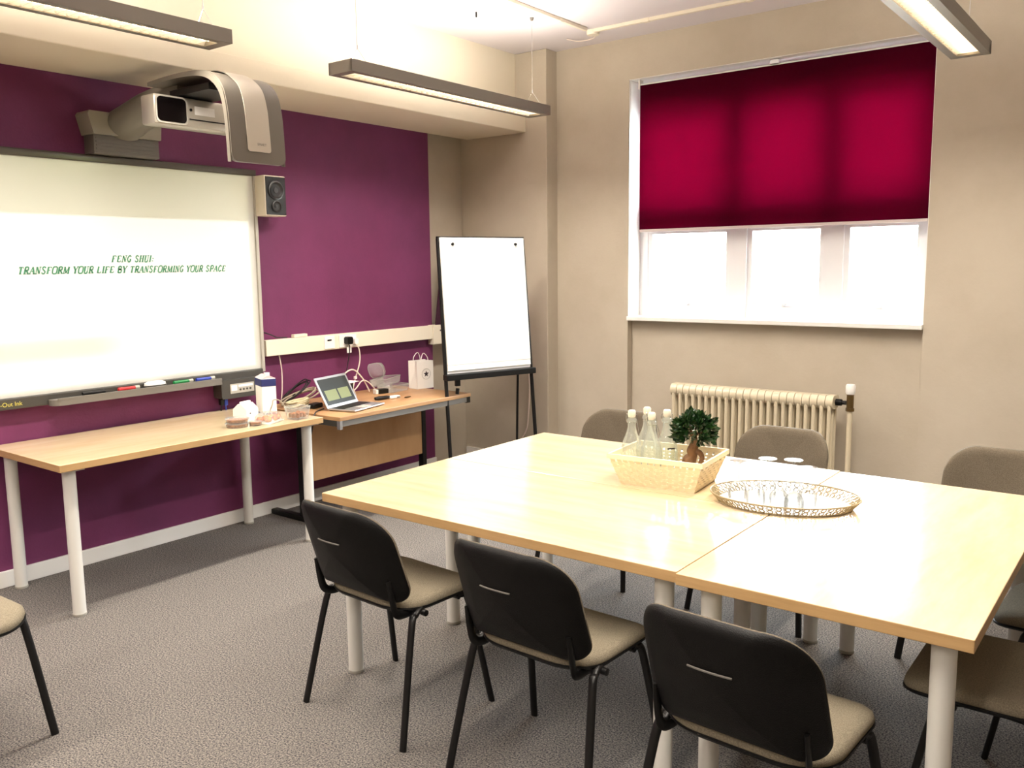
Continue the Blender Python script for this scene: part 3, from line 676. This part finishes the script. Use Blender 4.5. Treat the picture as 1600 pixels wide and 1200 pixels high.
# cables heaped by the wall
def coil(cx, cy, cz, rx, ry, turns, th, seed, tilt=.0):
    rn = random.Random(seed); P = []
    for k in range(int(turns * 14)):
        a = 2 * PI * k / 14; s = 1 + .12 * math.sin(a * .37 + seed)
        P.append((cx + rx * s * math.cos(a) + .006 * math.sin(a * 1.7), cy + ry * s * math.sin(a), cz + th + tilt * ry * (1 + math.sin(a)) + .009 * k / 14))
    return P
tag(MB().tube(coil(0, 0, 0, .07, .13, 3, .005, 1, .28), .005, n=7).build('cable_coil', CABLEG, loc=(-4.47, 3.57, .7105)), 'tangled grey cable coil at the wall end of the desk left of the laptop', 'cable coil')
tag(MB().tube(coil(0, 0, 0, .05, .10, 3, .006, 5, .6), .0045, n=7).build('cable_coil', CABLEB, loc=(-4.565, 3.62, .7105)), 'dark cable coil standing against the purple wall behind the grey coil', 'cable coil')
tag(MB().tube(smooth_path([(0, 0, .006), (.02, .07, .07), (.0, .15, .15), (-.01, .24, .17), (.01, .30, .11), (.02, .345, .03), (.02, .355, .006)]), .005, n=8).build('looping_cable', CABLEW, loc=(-4.53, 3.86, .7105)), 'white cable arching over the desk behind the laptop', 'cable')
tag(MB().tube(smooth_path([(0, 0, .006), (.01, .06, .05), (.0, .12, .09), (.0, .18, .075), (.02, .24, .006)]), .0045, n=8).build('looping_cable', CABLEW, loc=(-4.50, 4.02, .7105)), 'smaller white cable loop under the arching cable by the wall', 'cable')
tag(MB().box((-.03, -.05, 0), (.03, .05, .028), bev=.006).build('power_brick', BLACK, loc=(-4.30, 3.55, .7105), rot=(0, 0, .3)), 'black power brick left of the laptop', 'power brick')
tag(MB().tube(coil(0, 0, 0, .028, .075, 5, .006, 9, .12), .007, n=7).build('cable_bundle', mat('cream_cable', (196, 184, 150), .5), loc=(-4.33, 3.445, .7105)), 'cream bundled cable on the desk corner beside the laptop', 'cable bundle')

# small things on the desk
t = tag(empty('glasses_case', (-4.17, 4.05, .7105), R(80)), 'black and white gadget lying in front of the clear box', 'gadget')
MB().lathe([(0, -.065), (.012, -.06), (.017, -.03), (.014, .03), (.008, .055), (0, .058)], n=16, M=Matrix.Translation((-.03, 0, .0135)) @ Matrix.Rotation(PI / 2, 4, 'Y') @ Matrix.Scale(.8, 4, (1, 0, 0))).build('grip', BLACK, t, smooth=50)
MB().box((.02, -.022, 0), (.10, .022, .018), bev=.006).build('white_body', WHITE, t)
MB().box((.07, -.0235, .006), (.095, -.0225, .013)).build('slot', DGREY, t)
tag(MB().box((-.012, -.03, 0), (.012, .03, .006), bev=.002).build('key_fob', BRASS, loc=(-4.11, 4.19, .7105), rot=(0, 0, .4)), 'small brass coloured key beside the white gadget', 'key')
t = tag(empty('marker_box', (-4.40, 4.22, .7105), R(75)), 'small black box with a white end beside the clear plastic tubs', 'box')
MB().box((-.03, -.025, 0), (.05, .025, .032), bev=.003).build('sleeve', BLACK, t); MB().box((-.048, -.024, .001), (-.03, .024, .031), bev=.002).build('white_end', WHITE, t)
t = tag(empty('plastic_tub', (-4.42, 4.36, .7105), R(8)), 'clear plastic food tub lying flat beside the paper bag', 'tub', 'clear plastic food tubs')
m = MB(); P0 = rrect(.13, .20, .02, 4); P1 = rrect(.145, .215, .022, 4)
for A, B, z0, z1 in ((P0, P1, 0, .045),):
    a = [m.bm.verts.new((u, v, z0)) for u, v in A]; b = [m.bm.verts.new((u, v, z1)) for u, v in B]
    m.bm.faces.new(a)
    for k in range(len(a)): m.bm.faces.new((a[k], a[(k + 1) % len(a)], b[(k + 1) % len(a)], b[k]))
tubm = m.build('tray', CLEARPL, t)
MB().tube([(u, v, .045) for u, v in P1], .003, n=6, closed=True).build('rim', CLEARPL, t)
t2 = copy_tree(t); t2.location = (-4.47, 4.34, .7585); t2.rotation_euler = (R(3), R(-5), R(14)); t2['label'] = 'clear plastic food tub nested on top of the flat one, second of the pile'
t = tag(empty('clamshell_box', (-4.495, 4.29, .815), R(10)), 'clear plastic hinged lid standing tilted on the tubs beside the paper bag', 'food box')
lid_m = MB(); lid_m.slab(rrect(.11, .17, .045, 6), [(0, .03), (.8, .03), (.88, .024), (.93, .006), (1, .004), (1, 0), (.92, 0)], lambda u, v, hh: (hh * 1.0, v, u + .045)); lid_m.build('dome', CLEARPL, t, smooth=50)
t.rotation_euler = (0, R(-22), R(8))

# paper bag
bg_ = tag(empty('paper_bag', (-4.36, 4.589, .7105), -.181), 'white paper carrier bag with a star emblem on the desk', 'bag')
bw, bd, bh = .073, .052, .200
m = MB()
V = lambda x, y, z: m.bm.verts.new((x, y, z))
b4 = [V(-bd, -bw, 0), V(bd, -bw, 0), V(bd, bw, 0), V(-bd, bw, 0)]; t4 = [V(-bd, -bw, bh), V(bd, -bw, bh), V(bd, bw, bh), V(-bd, bw, bh)]; mm_ = [V(0.0, -bw + .016, bh * .62), V(0, bw - .016, bh * .62)]; tt_ = [V(0, -bw + .02, bh), V(0, bw - .02, bh)]
m.bm.faces.new(b4)
m.bm.faces.new((b4[1], b4[2], t4[2], t4[1])); m.bm.faces.new((b4[3], b4[0], t4[0], t4[3]))
for i0, i1, q, tq in ((0, 1, 0, 0), (2, 3, 1, 1)):
    m.bm.faces.new((b4[i0], b4[i1], mm_[q])); m.bm.faces.new((b4[i1], t4[i1], tt_[tq], mm_[q])); m.bm.faces.new((t4[i0], b4[i0], mm_[q], tt_[tq]))
ob_ = m.build('bag_body', PAPER, bg_); md = ob_.modifiers.new('thick', 'SOLIDIFY'); md.thickness = .0012
for x in (-bd + .004, bd - .006):
    MB().tube(smooth_path([(x, -.03, bh - .03), (x, -.028, bh + .02), (x * .8, 0, bh + .055), (x, .028, bh + .02), (x, .03, bh - .03)], 6), .004, n=6, flat=(1, .6)).build('handle', PAPER, bg_)
star = []
for k in range(10):
    a = PI / 2 + k * PI / 5; r_ = .024 if k % 2 == 0 else .0105; star.append((r_ * math.cos(a), r_ * math.sin(a)))
MB().prism(star, 0, .0006, lambda u, v, hh: (bd + .0012 + hh, u + .008, v + .105)).build('star_emblem', DARKINK, bg_)
MB().tube([(bd + .0016, .008 + .038 * math.cos(2 * PI * k / 40), .105 + .038 * math.sin(2 * PI * k / 40)) for k in range(40)], .0008, n=5, closed=True).build('emblem_ring', GREYP, bg_)

# ------------------------------------------------------------------ things on the side table
ct = tag(empty('juice_carton', (-4.262, 3.165, ZT + .0005), -.35), 'tall white drink carton with a navy top band and white cap', 'carton')
MB().box((-.085, -.042, 0), (.045, .042, .215), bev=.003).build('carton_body', PAPER, ct)
MB().box((-.0865, -.0435, .168), (.0465, .0435, .212), bev=.002).build('navy_band', NAVY, ct)
MB().box((-.0865, -.0435, .002), (.0465, .0435, .012), bev=.002).build('navy_band', NAVY, ct)
m = MB(); m.prism([(-.042, .215), (.042, .215), (0.004, .232), (-.004, .232)], -.084, .044, lambda u, v, hh: (hh, u, v)); m.build('carton_top', mat('pink_card', (226, 190, 190), .6), ct)
MB().cyl((.012, .0, .226), (.012, .0, .246), .017, n=20).build('cap', WHITE, ct, smooth=40)
t = tag(empty('cardboard_box', (-4.275, 3.02, ZT + .0005), .25), 'small white house shaped cake box on the side table', 'box')
m = MB(); m.box((-.05, -.05, 0), (.05, .05, .05)); m.prism([(-.05, .05), (.05, .05), (.012, .082), (-.012, .082)], -.05, .05, lambda u, v, hh: (u, hh, v)); m.build('carton_box', WHITE, t)
MB().box((-.008, -.04, .080), (.008, .04, .094), bev=.002).build('handle', WHITE, t)
MB().cyl((.0505, -.02, .028), (.052, -.02, .028), .005, n=10).build('seal', DARKINK, t)
def stack_tub(x, y, z, lb, r_=.062):
    t = tag(empty('biscuit_tub', (x, y, z)), lb, 'tub', 'stacked round snack tubs')
    MB().lathe([(0, 0), (r_ * .9, 0), (r_, .018), (r_ * 1.05, .019), (r_ * 1.05, .022), (r_ * .98, .024), (0, .024)], n=28).build('container', CLEARPL, t, smooth=40)
    MB().lathe([(0, .003), (r_ * .85, .003), (r_ * .88, .016), (0, .019)], n=24).build('biscuits', COOKIE, t, smooth=40)
    return t
stack_tub(-4.045, 2.80, ZT + .0005, 'round snack tub at the bottom of the stack on the side table')
stack_tub(-4.048, 2.803, ZT + .0255, 'round snack tub on top of the stack on the side table')
stack_tub(-4.00, 2.885, ZT + .0005, 'round snack tub right of the stacked pair', .035)
t = tag(empty('fruit_tray', (-4.02, 2.985, ZT + .0005), .35), 'clear wrapped tray of red and yellow snacks before the white cake box', 'snack tray')
MB().box((-.055, -.075, 0), (.055, .075, .006), bev=.002).build('tray_base', PAPER, t)
for k, (a, b) in enumerate(((-.025, -.045), (.02, -.03), (-.02, .0), (.025, .02), (-.015, .045), (.02, .055))):
    MB().lathe([(0, 0), (.016, .004), (.021, .014), (.014, .027), (0, .031)], (a, b, .0062), n=14).build('snack', FRUIT, t, smooth=50)
MB().slab(rrect(.115, .155, .03, 5), [(0, .062), (.6, .058), (.85, .042), (1, .006), (1.02, .002)], lambda u, v, hh: (u, v, hh)).build('clear_lid', CLEARPL, t, smooth=50)
t = tag(empty('biscuit_box', (-3.975, 3.155, ZT + .0005), .05), 'square clear tub of brown biscuits at the corner of the side table', 'tub')
m = MB(); a = [m.bm.verts.new((u, v, 0)) for u, v in rrect(.09, .09, .012, 3)]; b = [m.bm.verts.new((u, v, .07)) for u, v in rrect(.112, .112, .014, 3)]
m.bm.faces.new(a)
for k in range(len(a)): m.bm.faces.new((a[k], a[(k + 1) % len(a)], b[(k + 1) % len(a)], b[k]))
m.build('container', CLEARPL, t)
MB().tube([(u, v, .07) for u, v in rrect(.112, .112, .014, 3)], .0025, n=6, closed=True).build('rim', CLEARPL, t)
rn = random.Random(3)
for k in range(9):
    a = (k % 3 - 1) * .026; b = (k // 3 - 1) * .026
    MB().lathe([(0, 0), (.0125, .002), (.0125, .012), (0, .015)], n=12, M=Matrix.Translation((a, b, .004 + rn.random() * .006)) @ Matrix.Rotation(rn.uniform(-.3, .3), 4, 'X') @ Matrix.Scale(2.2, 4, (0, 0, 1))).build('biscuit', COOKIE, t, smooth=50)
tag(MB().tube(smooth_path([(0, 0, .003), (.01, .03, .07), (.0, .05, .10), (.01, .09, .09), (.02, .12, .04), (.0, .14, .006)]), .0035, n=6).build('loose_string', CABLEG, loc=(-4.13, 3.06, ZT + .0005)), 'thin looped cable standing behind the biscuit tub', 'cable')

# ------------------------------------------------------------------ easel with flip chart pad
ez = tag(empty('flipchart_easel', (-3.885, 4.722, 0), -(PI / 2 - math.atan2(.947, .322)) ), 'black flipchart easel standing in the corner by the desk', 'easel')
# local x = along the board, local -y = towards the room
ez.rotation_euler = (0, 0, math.atan2(.947, .322))
LE = R(5.2); up = lambda x, s, o=0: (x, -(-(.14) + 0) * 0 + (-.165 + s * math.sin(LE)) - o * math.cos(LE), s * math.cos(LE) - 0 * o)
HT = 1.775
for sx, nm in ((-1, ''), (1, '')):
    MB().tube([up(sx * .359, 0.0), up(sx * .344, HT)], .013, n=8, flat=(1, 1.1)).build('front_leg', BLACK, ez, smooth=50)
MB().tube([(.41, .20, 0), (.325, up(0, 1.6)[1] + .03, 1.60)], .009, n=8).build('rear_leg', BLACK, ez)
m = MB(); a = up(-.36, .845, .0); m.box((-.365, a[1] - .045, a[2] - .022), (.365, a[1] + .015, a[2] + .018), bev=.004); m.build('pen_shelf', BLACK, ez)
m = MB(); a = up(0, 1.78, 0); m.box((-.35, a[1] - .012, a[2] - .012), (.35, a[1] + .015, a[2] + .012), bev=.003); m.build('top_bar', BLACK, ez)
MB().box((-.28, up(0, .80)[1] - .01, .775), (-.245, up(0, .80)[1] + .012, .835), bev=.002).tube([(-.262, up(0, .8)[1], .76), (-.268, up(0, .8)[1], .72)], .013, n=8).build('clamp_knob', BLACK, ez)
Mb = Matrix.Translation((0, -.165, 0)) @ Matrix.Rotation(-LE, 4, 'X')
MB().box((-.347, -.008, .865), (.347, .008, 1.775), M=Mb).build('backing_board', WHITE, ez)
fp = tag(empty('flipchart_pad', ez.location, ez.rotation_euler.z), 'blank white flipchart pad hanging on the black easel', 'flipchart pad')
MB().box((-.340, -.0205, .885), (.338, -.0085, 1.782), M=Mb).build('paper_block', PAPER, fp)
MB().box((-.340, -.0225, .925), (.338, -.0210, 1.782), M=Mb).build('top_sheet', PAPER, fp)
for x in (-.245, .265): MB().cyl(Mb @ Vector((x, -.0225, 1.738)), Mb @ Vector((x, -.032, 1.738)), .010, n=16).build('hanging_peg', BLACK, fp, smooth=40)
tag(MB().tube(smooth_path([(0, 0, 0), (.01, -.004, -.25), (-.01, -.004, -.50), (-.03, -.006, -.58), (-.10, -.01, -.70), (-.12, -.012, -.80)]), .006, n=8).build('wall_cable', CABLEW, loc=(-4.04, YC - .008, .86)), 'white cable hanging down the wall behind the easel', 'cable')

# ------------------------------------------------------------------ basket
bk = tag(empty('wicker_basket', (-1.560, 3.035, ZT + .0005), .10), 'cream woven rectangular basket of bottles on the meeting table', 'basket')
W0, D0, W1, D1, HB = .150, .118, .190, .152, .112
m = MB(); m.box((-W0, -D0, 0), (W0, D0, .006)); m.build('base', WICKER, bk)
def side_pts(t, z):  # t in 0..4 around, z 0..1
    w = W0 + (W1 - W0) * z; d = D0 + (D1 - D0) * z
    k = int(t) % 4; f_ = t - int(t)
    c = [(-w, -d), (w, -d), (w, d), (-w, d)]; a = c[k]; b = c[(k + 1) % 4]
    return (a[0] + (b[0] - a[0]) * f_, a[1] + (b[1] - a[1]) * f_, z * HB + .004)
nrm = [(0, -1), (1, 0), (0, 1), (-1, 0)]
m = MB(); rows = 7; cols = [14, 11, 14, 11]
for side in range(4):
    nx, ny = nrm[side]; nc = cols[side]
    for r_ in range(rows):     # horizontal strips weaving in and out
        z0 = .02 + .80 * r_ / rows; z1 = z0 + .80 / rows * .86; prev = None
        for j in range(nc * 4 + 1):
            f_ = j / (nc * 4); off = .0032 * math.sin(PI * nc * f_ + PI * r_)
            a = side_pts(side + min(f_, .9999), z0); b = side_pts(side + min(f_, .9999), z1)
            q = [m.bm.verts.new((a[0] + nx * (off + e), a[1] + ny * (off + e), a[2])) for e in (.0008, -.0008)] + [m.bm.verts.new((b[0] + nx * (off + e), b[1] + ny * (off + e), b[2])) for e in (-.0008, .0008)]
            if prev:
                for k in range(4): m.bm.faces.new((prev[k], prev[(k + 1) % 4], q[(k + 1) % 4], q[k]))
            prev = q
    for j in range(nc):        # upright stakes
        f0 = (j + .14) / nc; f1 = (j + .86) / nc
        P = [side_pts(side + f0, 0), side_pts(side + f1, 0), side_pts(side + f1, .97), side_pts(side + f0, .97)]
        A = [m.bm.verts.new((p[0] + nx * .0005, p[1] + ny * .0005, p[2])) for p in P]; B = [m.bm.verts.new((p[0] - nx * .0010, p[1] - ny * .0010, p[2])) for p in P]
        m.bm.faces.new(A); m.bm.faces.new(B[::-1])
        for k in range(4): m.bm.faces.new((A[k], A[(k + 1) % 4], B[(k + 1) % 4], B[k]))
m.build('woven_sides', WICKER, bk)
m = MB()
for side in range(4):
    nx, ny = nrm[side]
    a = Vector(side_pts(side, .94)); b = Vector(side_pts(side + .9999, .94)); d = (b - a).normalized()
    poly = [(-.003, -.0), (.005, -.0), (.006, .018), (-.002, .018)]
    A = [m.bm.verts.new(a - d * .006 + Vector((nx * u, ny * u, v - .004))) for u, v in poly]; B = [m.bm.verts.new(b + d * .006 + Vector((nx * u, ny * u, v - .004))) for u, v in poly]
    m.bm.faces.new(A[::-1]); m.bm.faces.new(B)
    for k in range(4): m.bm.faces.new((A[k], A[(k + 1) % 4], B[(k + 1) % 4], B[k]))
m.build('rim', WICKER, bk)

# swing top bottles standing in the basket
def make_bottle():
    r = empty('swing_top_bottle')
    prof = [(0, .003), (.036, .0), (.0415, .004), (.043, .02), (.043, .098), (.041, .118), (.033, .146), (.0225, .172), (.0165, .196), (.0155, .218), (.0195, .220), (.0195, .230), (.0155, .232), (.0155, .240)]
    MB().lathe(prof, n=32).build('bottle_glass', BOTTLEG, r, smooth=60)
    st = MB().lathe([(0, .238), (.0135, .238), (.0155, .244), (.0155, .262), (.012, .267), (0, .267)], n=20).build('ceramic_stopper', CREAMPL, r, smooth=40)
    m = MB(); m.tube(smooth_path([(-.013, 0, .250), (-.022, 0, .246), (-.022, .0, .225), (-.016, .002, .214), (0, .017, .212), (.016, .002, .214), (.022, 0, .225), (.022, 0, .246), (.013, 0, .250)], 4), .0013, n=6); m.build('wire_bail', CHROME, r)
    MB().tube(smooth_path([(.020, 0, .23), (.026, -.006, .205), (.032, -.010, .18), (.036, -.012, .165)], 4), .0013, n=6).build('closing_lever', CHROME, r)
    return r
b0 = make_bottle()
for i, (x, y, a, lb) in enumerate(((-1.722, 3.028, .3, 'swing top bottle at the left of the basket'), (-1.705, 3.124, 2.0, 'swing top bottle at the back left of the basket, stopper highest'),
                                  (-1.628, 3.020, 1.2, 'swing top bottle at the front of the basket, lowest in the picture'), (-1.610, 3.115, .5, 'swing top bottle with small dark print, next to the bonsai'))):
    o = b0 if i == 0 else copy_tree(b0); o.location = (x, y, ZT + .0072); o.rotation_euler = (0, 0, a); tag(o, lb, 'bottle', 'swing top bottles in the basket')
    if i == 3:
        m = MB(); m.prism([(-.016, -.003), (.016, -.003), (.016, .003), (-.016, .003)], 0, .001, lambda u, v, hh: (.0434 + hh - u * u * 10, u, v + .115)); m.build('print', DARKINK, o, rot=(0, 0, -.5 - .65))

# bonsai
bo = tag(empty('ginseng_bonsai', (-1.478, 3.085, ZT + .0072)), 'small potted ginseng bonsai with dark glossy leaves in the basket', 'plant')
MB().lathe([(0, 0), (.042, 0), (.050, .05), (.053, .052), (.053, .060), (.047, .060), (.045, .05), (0, .048)], n=32).build('pot', CERAMIC, bo, smooth=40)
m = MB()
m.tube(smooth_path([(-.01, 0, .045), (-.018, 0, .075), (-.006, .002, .10), (-.004, 0, .125), (.004, 0, .15), (0, 0, .175)], 5), [1.25 * q for q in (.016, .017, .018, .018, .019, .021, .022, .021, .019, .017, .016, .016, .017, .018, .018, .017, .016, .015, .015, .014, .013, .012, .011, .010, .010, .009)], n=14)
m.tube(smooth_path([(.002, .0, .120), (.026, 0, .115), (.034, .004, .095), (.030, 0, .07), (.018, 0, .046)], 4), [.009, .010, .011, .011, .011, .011, .011, .010, .010, .010, .010, .010, .010, .009, .009, .008, .008], n=10)
m.tube(smooth_path([(-.012, 0, .09), (-.035, -.004, .085), (-.042, 0, .06), (-.04, 0, .046)], 3), .008, n=8)
for k in range(9):
    a = k * 2.4; m.tube(smooth_path([(0, 0, .165), (.02 * math.cos(a), .02 * math.sin(a), .19), (.045 * math.cos(a), .045 * math.sin(a), .20 + .006 * (k % 4))], 3), .003, n=6)
m.build('trunk', BARK, bo, smooth=60)
m = MB(); rn = random.Random(11)
for k in range(520):
    a = rn.uniform(0, 2 * PI); el = rn.uniform(-.75, 1.35); rr = (.35 + .65 * rn.random() ** .4)
    c = Vector(((.066 * rr * math.cos(a) * math.cos(el)), (.066 * rr * math.sin(a) * math.cos(el)), .196 + .056 * rr * math.sin(el)))
    c.x += .010 * math.sin(5 * a); c.z += .008 * math.sin(3 * a + 1)
    d = Vector((math.cos(a) * math.cos(el), math.sin(a) * math.cos(el), math.sin(el) * .7 + .25)); d += Vector((rn.uniform(-.5, .5), rn.uniform(-.5, .5), rn.uniform(-.4, .4))); d.normalize()
    s_ = d.cross(Vector((rn.uniform(-1, 1), rn.uniform(-1, 1), rn.uniform(-.2, 1)))).normalized(); n_ = d.cross(s_); l = rn.uniform(.026, .042); w = l * .27
    v = [c, c + d * l * .35 + s_ * w - n_ * .002, c + d * l * .7 + s_ * w * .8 - n_ * .002, c + d * l - n_ * .004, c + d * l * .7 - s_ * w * .8 - n_ * .002, c + d * l * .35 - s_ * w - n_ * .002, c + d * l * .35 + n_ * .001, c + d * l * .7 + n_ * .0005]
    v = [m.bm.verts.new(q) for q in v]
    for q in ((0, 1, 6), (1, 2, 7, 6), (2, 3, 7), (3, 4, 7), (4, 5, 6, 7), (5, 0, 6)): m.bm.faces.new([v[i] for i in q])
m.build('foliage', LEAF, bo)

# ------------------------------------------------------------------ pierced tray with upturned glasses
ty = tag(empty('serving_tray', (-1.078, 2.985, ZT + .0005), .26), 'oval cream tray with a pierced rim holding upturned glasses', 'tray')
A0, B0, A1, B1, HT_ = .228, .160, .258, .188, .036
m = MB(); n = 72
m.slab([(A0 * math.cos(2 * PI * k / n), B0 * math.sin(2 * PI * k / n)) for k in range(n)], [(0, .004), (.98, .004), (1, .006), (1.005, .004), (1, 0), (0, 0)], lambda u, v, hh: (u, v, hh))
m.build('tray_floor', TRAYM, ty)
def rim_p(t, s):  # s 0..1 up
    return Vector(((A0 + (A1 - A0) * s) * math.cos(t), (B0 + (B1 - B0) * s) * math.sin(t), .003 + s * (HT_ - .003)))
m = MB()
m.tube([rim_p(2 * PI * k / 96, 1.0) for k in range(96)], .0028, n=6, closed=True); m.tube([rim_p(2 * PI * k / 96, .02) for k in range(96)], .0025, n=6, closed=True)
nm_ = 52
for k in range(nm_):
    t0 = 2 * PI * k / nm_; dt = 2 * PI / nm_
    for s0 in (.27, .73):
        m.tube([rim_p(t0 + .30 * dt * math.cos(a), s0 + .21 * math.sin(a)) for a in [2 * PI * j / 10 for j in range(10)]], .0024, n=4, closed=True)
    m.tube([rim_p(t0 + .5 * dt, .02), rim_p(t0 + .62 * dt, .5), rim_p(t0 + .5 * dt, .99)], .0012, n=4)
m.build('pierced_rim', TRAYR, ty)
def make_glass():
    r = empty('wine_glass')   # upturned: bowl mouth on the tray, foot on top
    MB().lathe([(.030, 0), (.0325, .018), (.0335, .034), (.031, .052), (.022, .066), (.008, .074), (.0045, .080), (.004, .088), (.004, .132)], n=28).build('bowl', GLASS, r, smooth=60)
    MB().lathe([(.004, .132), (.006, .137), (.018, .141), (.033, .1435), (.033, .1455), (0, .1455)], n=28).build('foot', GLASS, r, smooth=60)
    return r
g0 = make_glass()
gl = [((-1.222, 2.915), 'upturned wine glass at the left end of the tray'), ((-1.152, 3.015), 'upturned wine glass at the back of the tray, left of two rear feet'), ((-1.068, 3.045), 'upturned wine glass at the back of the tray, right of two rear feet'),
      ((-1.140, 2.880), 'upturned wine glass second from left in the front row'), ((-1.060, 2.885), 'upturned wine glass in the middle of the tray'), ((-.985, 2.955), 'upturned wine glass at the right end of the group on the tray'), ((-1.000, 2.868), 'upturned wine glass nearest the front rim of the tray')]
for i, ((x, y), lb) in enumerate(gl):
    o = g0 if i == 0 else copy_tree(g0); o.location = (x, y, ZT + .0052); o.rotation_euler = (0, 0, i * .7); tag(o, lb, 'wine glass', 'upturned glasses on the tray')

# ------------------------------------------------------------------ the projected slide (light only)
def band(v_, lo, hi, soft=.01):
    a = N.new('ShaderNodeMapRange'); a.inputs['From Min'].default_value = lo - soft; a.inputs['From Max'].default_value = lo + soft; a.clamp = True; L.new(v_, a.inputs['Value'])
    b = N.new('ShaderNodeMapRange'); b.inputs['From Min'].default_value = hi - soft; b.inputs['From Max'].default_value = hi + soft; b.inputs['To Min'].default_value = 1; b.inputs['To Max'].default_value = 0; b.clamp = True; L.new(v_, b.inputs['Value'])
    return mth('MULTIPLY', a.outputs[0], b.outputs[0])
# spot local +X maps to world +Z or -Z, local Y to world Y; D metres of throw
ZL = 2.30
ZS = 1
def zval(z): return (z - ZL) / D * ZS
def yval(y): return (y - 2.55) / D
SX = -1   # local X points down the wall
hz = mth('MULTIPLY', px, SX)
inside = mth('MULTIPLY', band(hz, zval(.985), zval(2.165)), band(py, yval(1.79), yval(3.335)))
green = band(hz, zval(1.87), zval(2.165), .006)
yel = mth('MULTIPLY', band(hz, zval(1.13), zval(1.235), .035), band(py, yval(1.0), yval(2.45), .25))
mixc = N.new('ShaderNodeMix'); mixc.data_type = 'RGBA'; L.new(green, mixc.inputs['Factor'])
ca = [s for s in mixc.inputs if s.type == 'RGBA']; ca[0].default_value = (1, 1, .96, 1); ca[1].default_value = (.26, .30, .13, 1)
r2 = mth('ADD', mth('MULTIPLY', px, px), mth('MULTIPLY', py, py))
comp = mth('POWER', mth('ADD', r2, 1.0), 1.5)
mixy = N.new('ShaderNodeMix'); mixy.data_type = 'RGBA'; L.new(yel, mixy.inputs['Factor']); cb_ = [s for s in mixy.inputs if s.type == 'RGBA']
L.new([s for s in mixc.outputs if s.type == 'RGBA'][0], cb_[0]); cb_[1].default_value = (.95, .85, .22, 1)
L.new([s for s in mixy.outputs if s.type == 'RGBA'][0], em.inputs['Color'])
L.new(mth('MULTIPLY', inside, comp), em.inputs['Strength'])
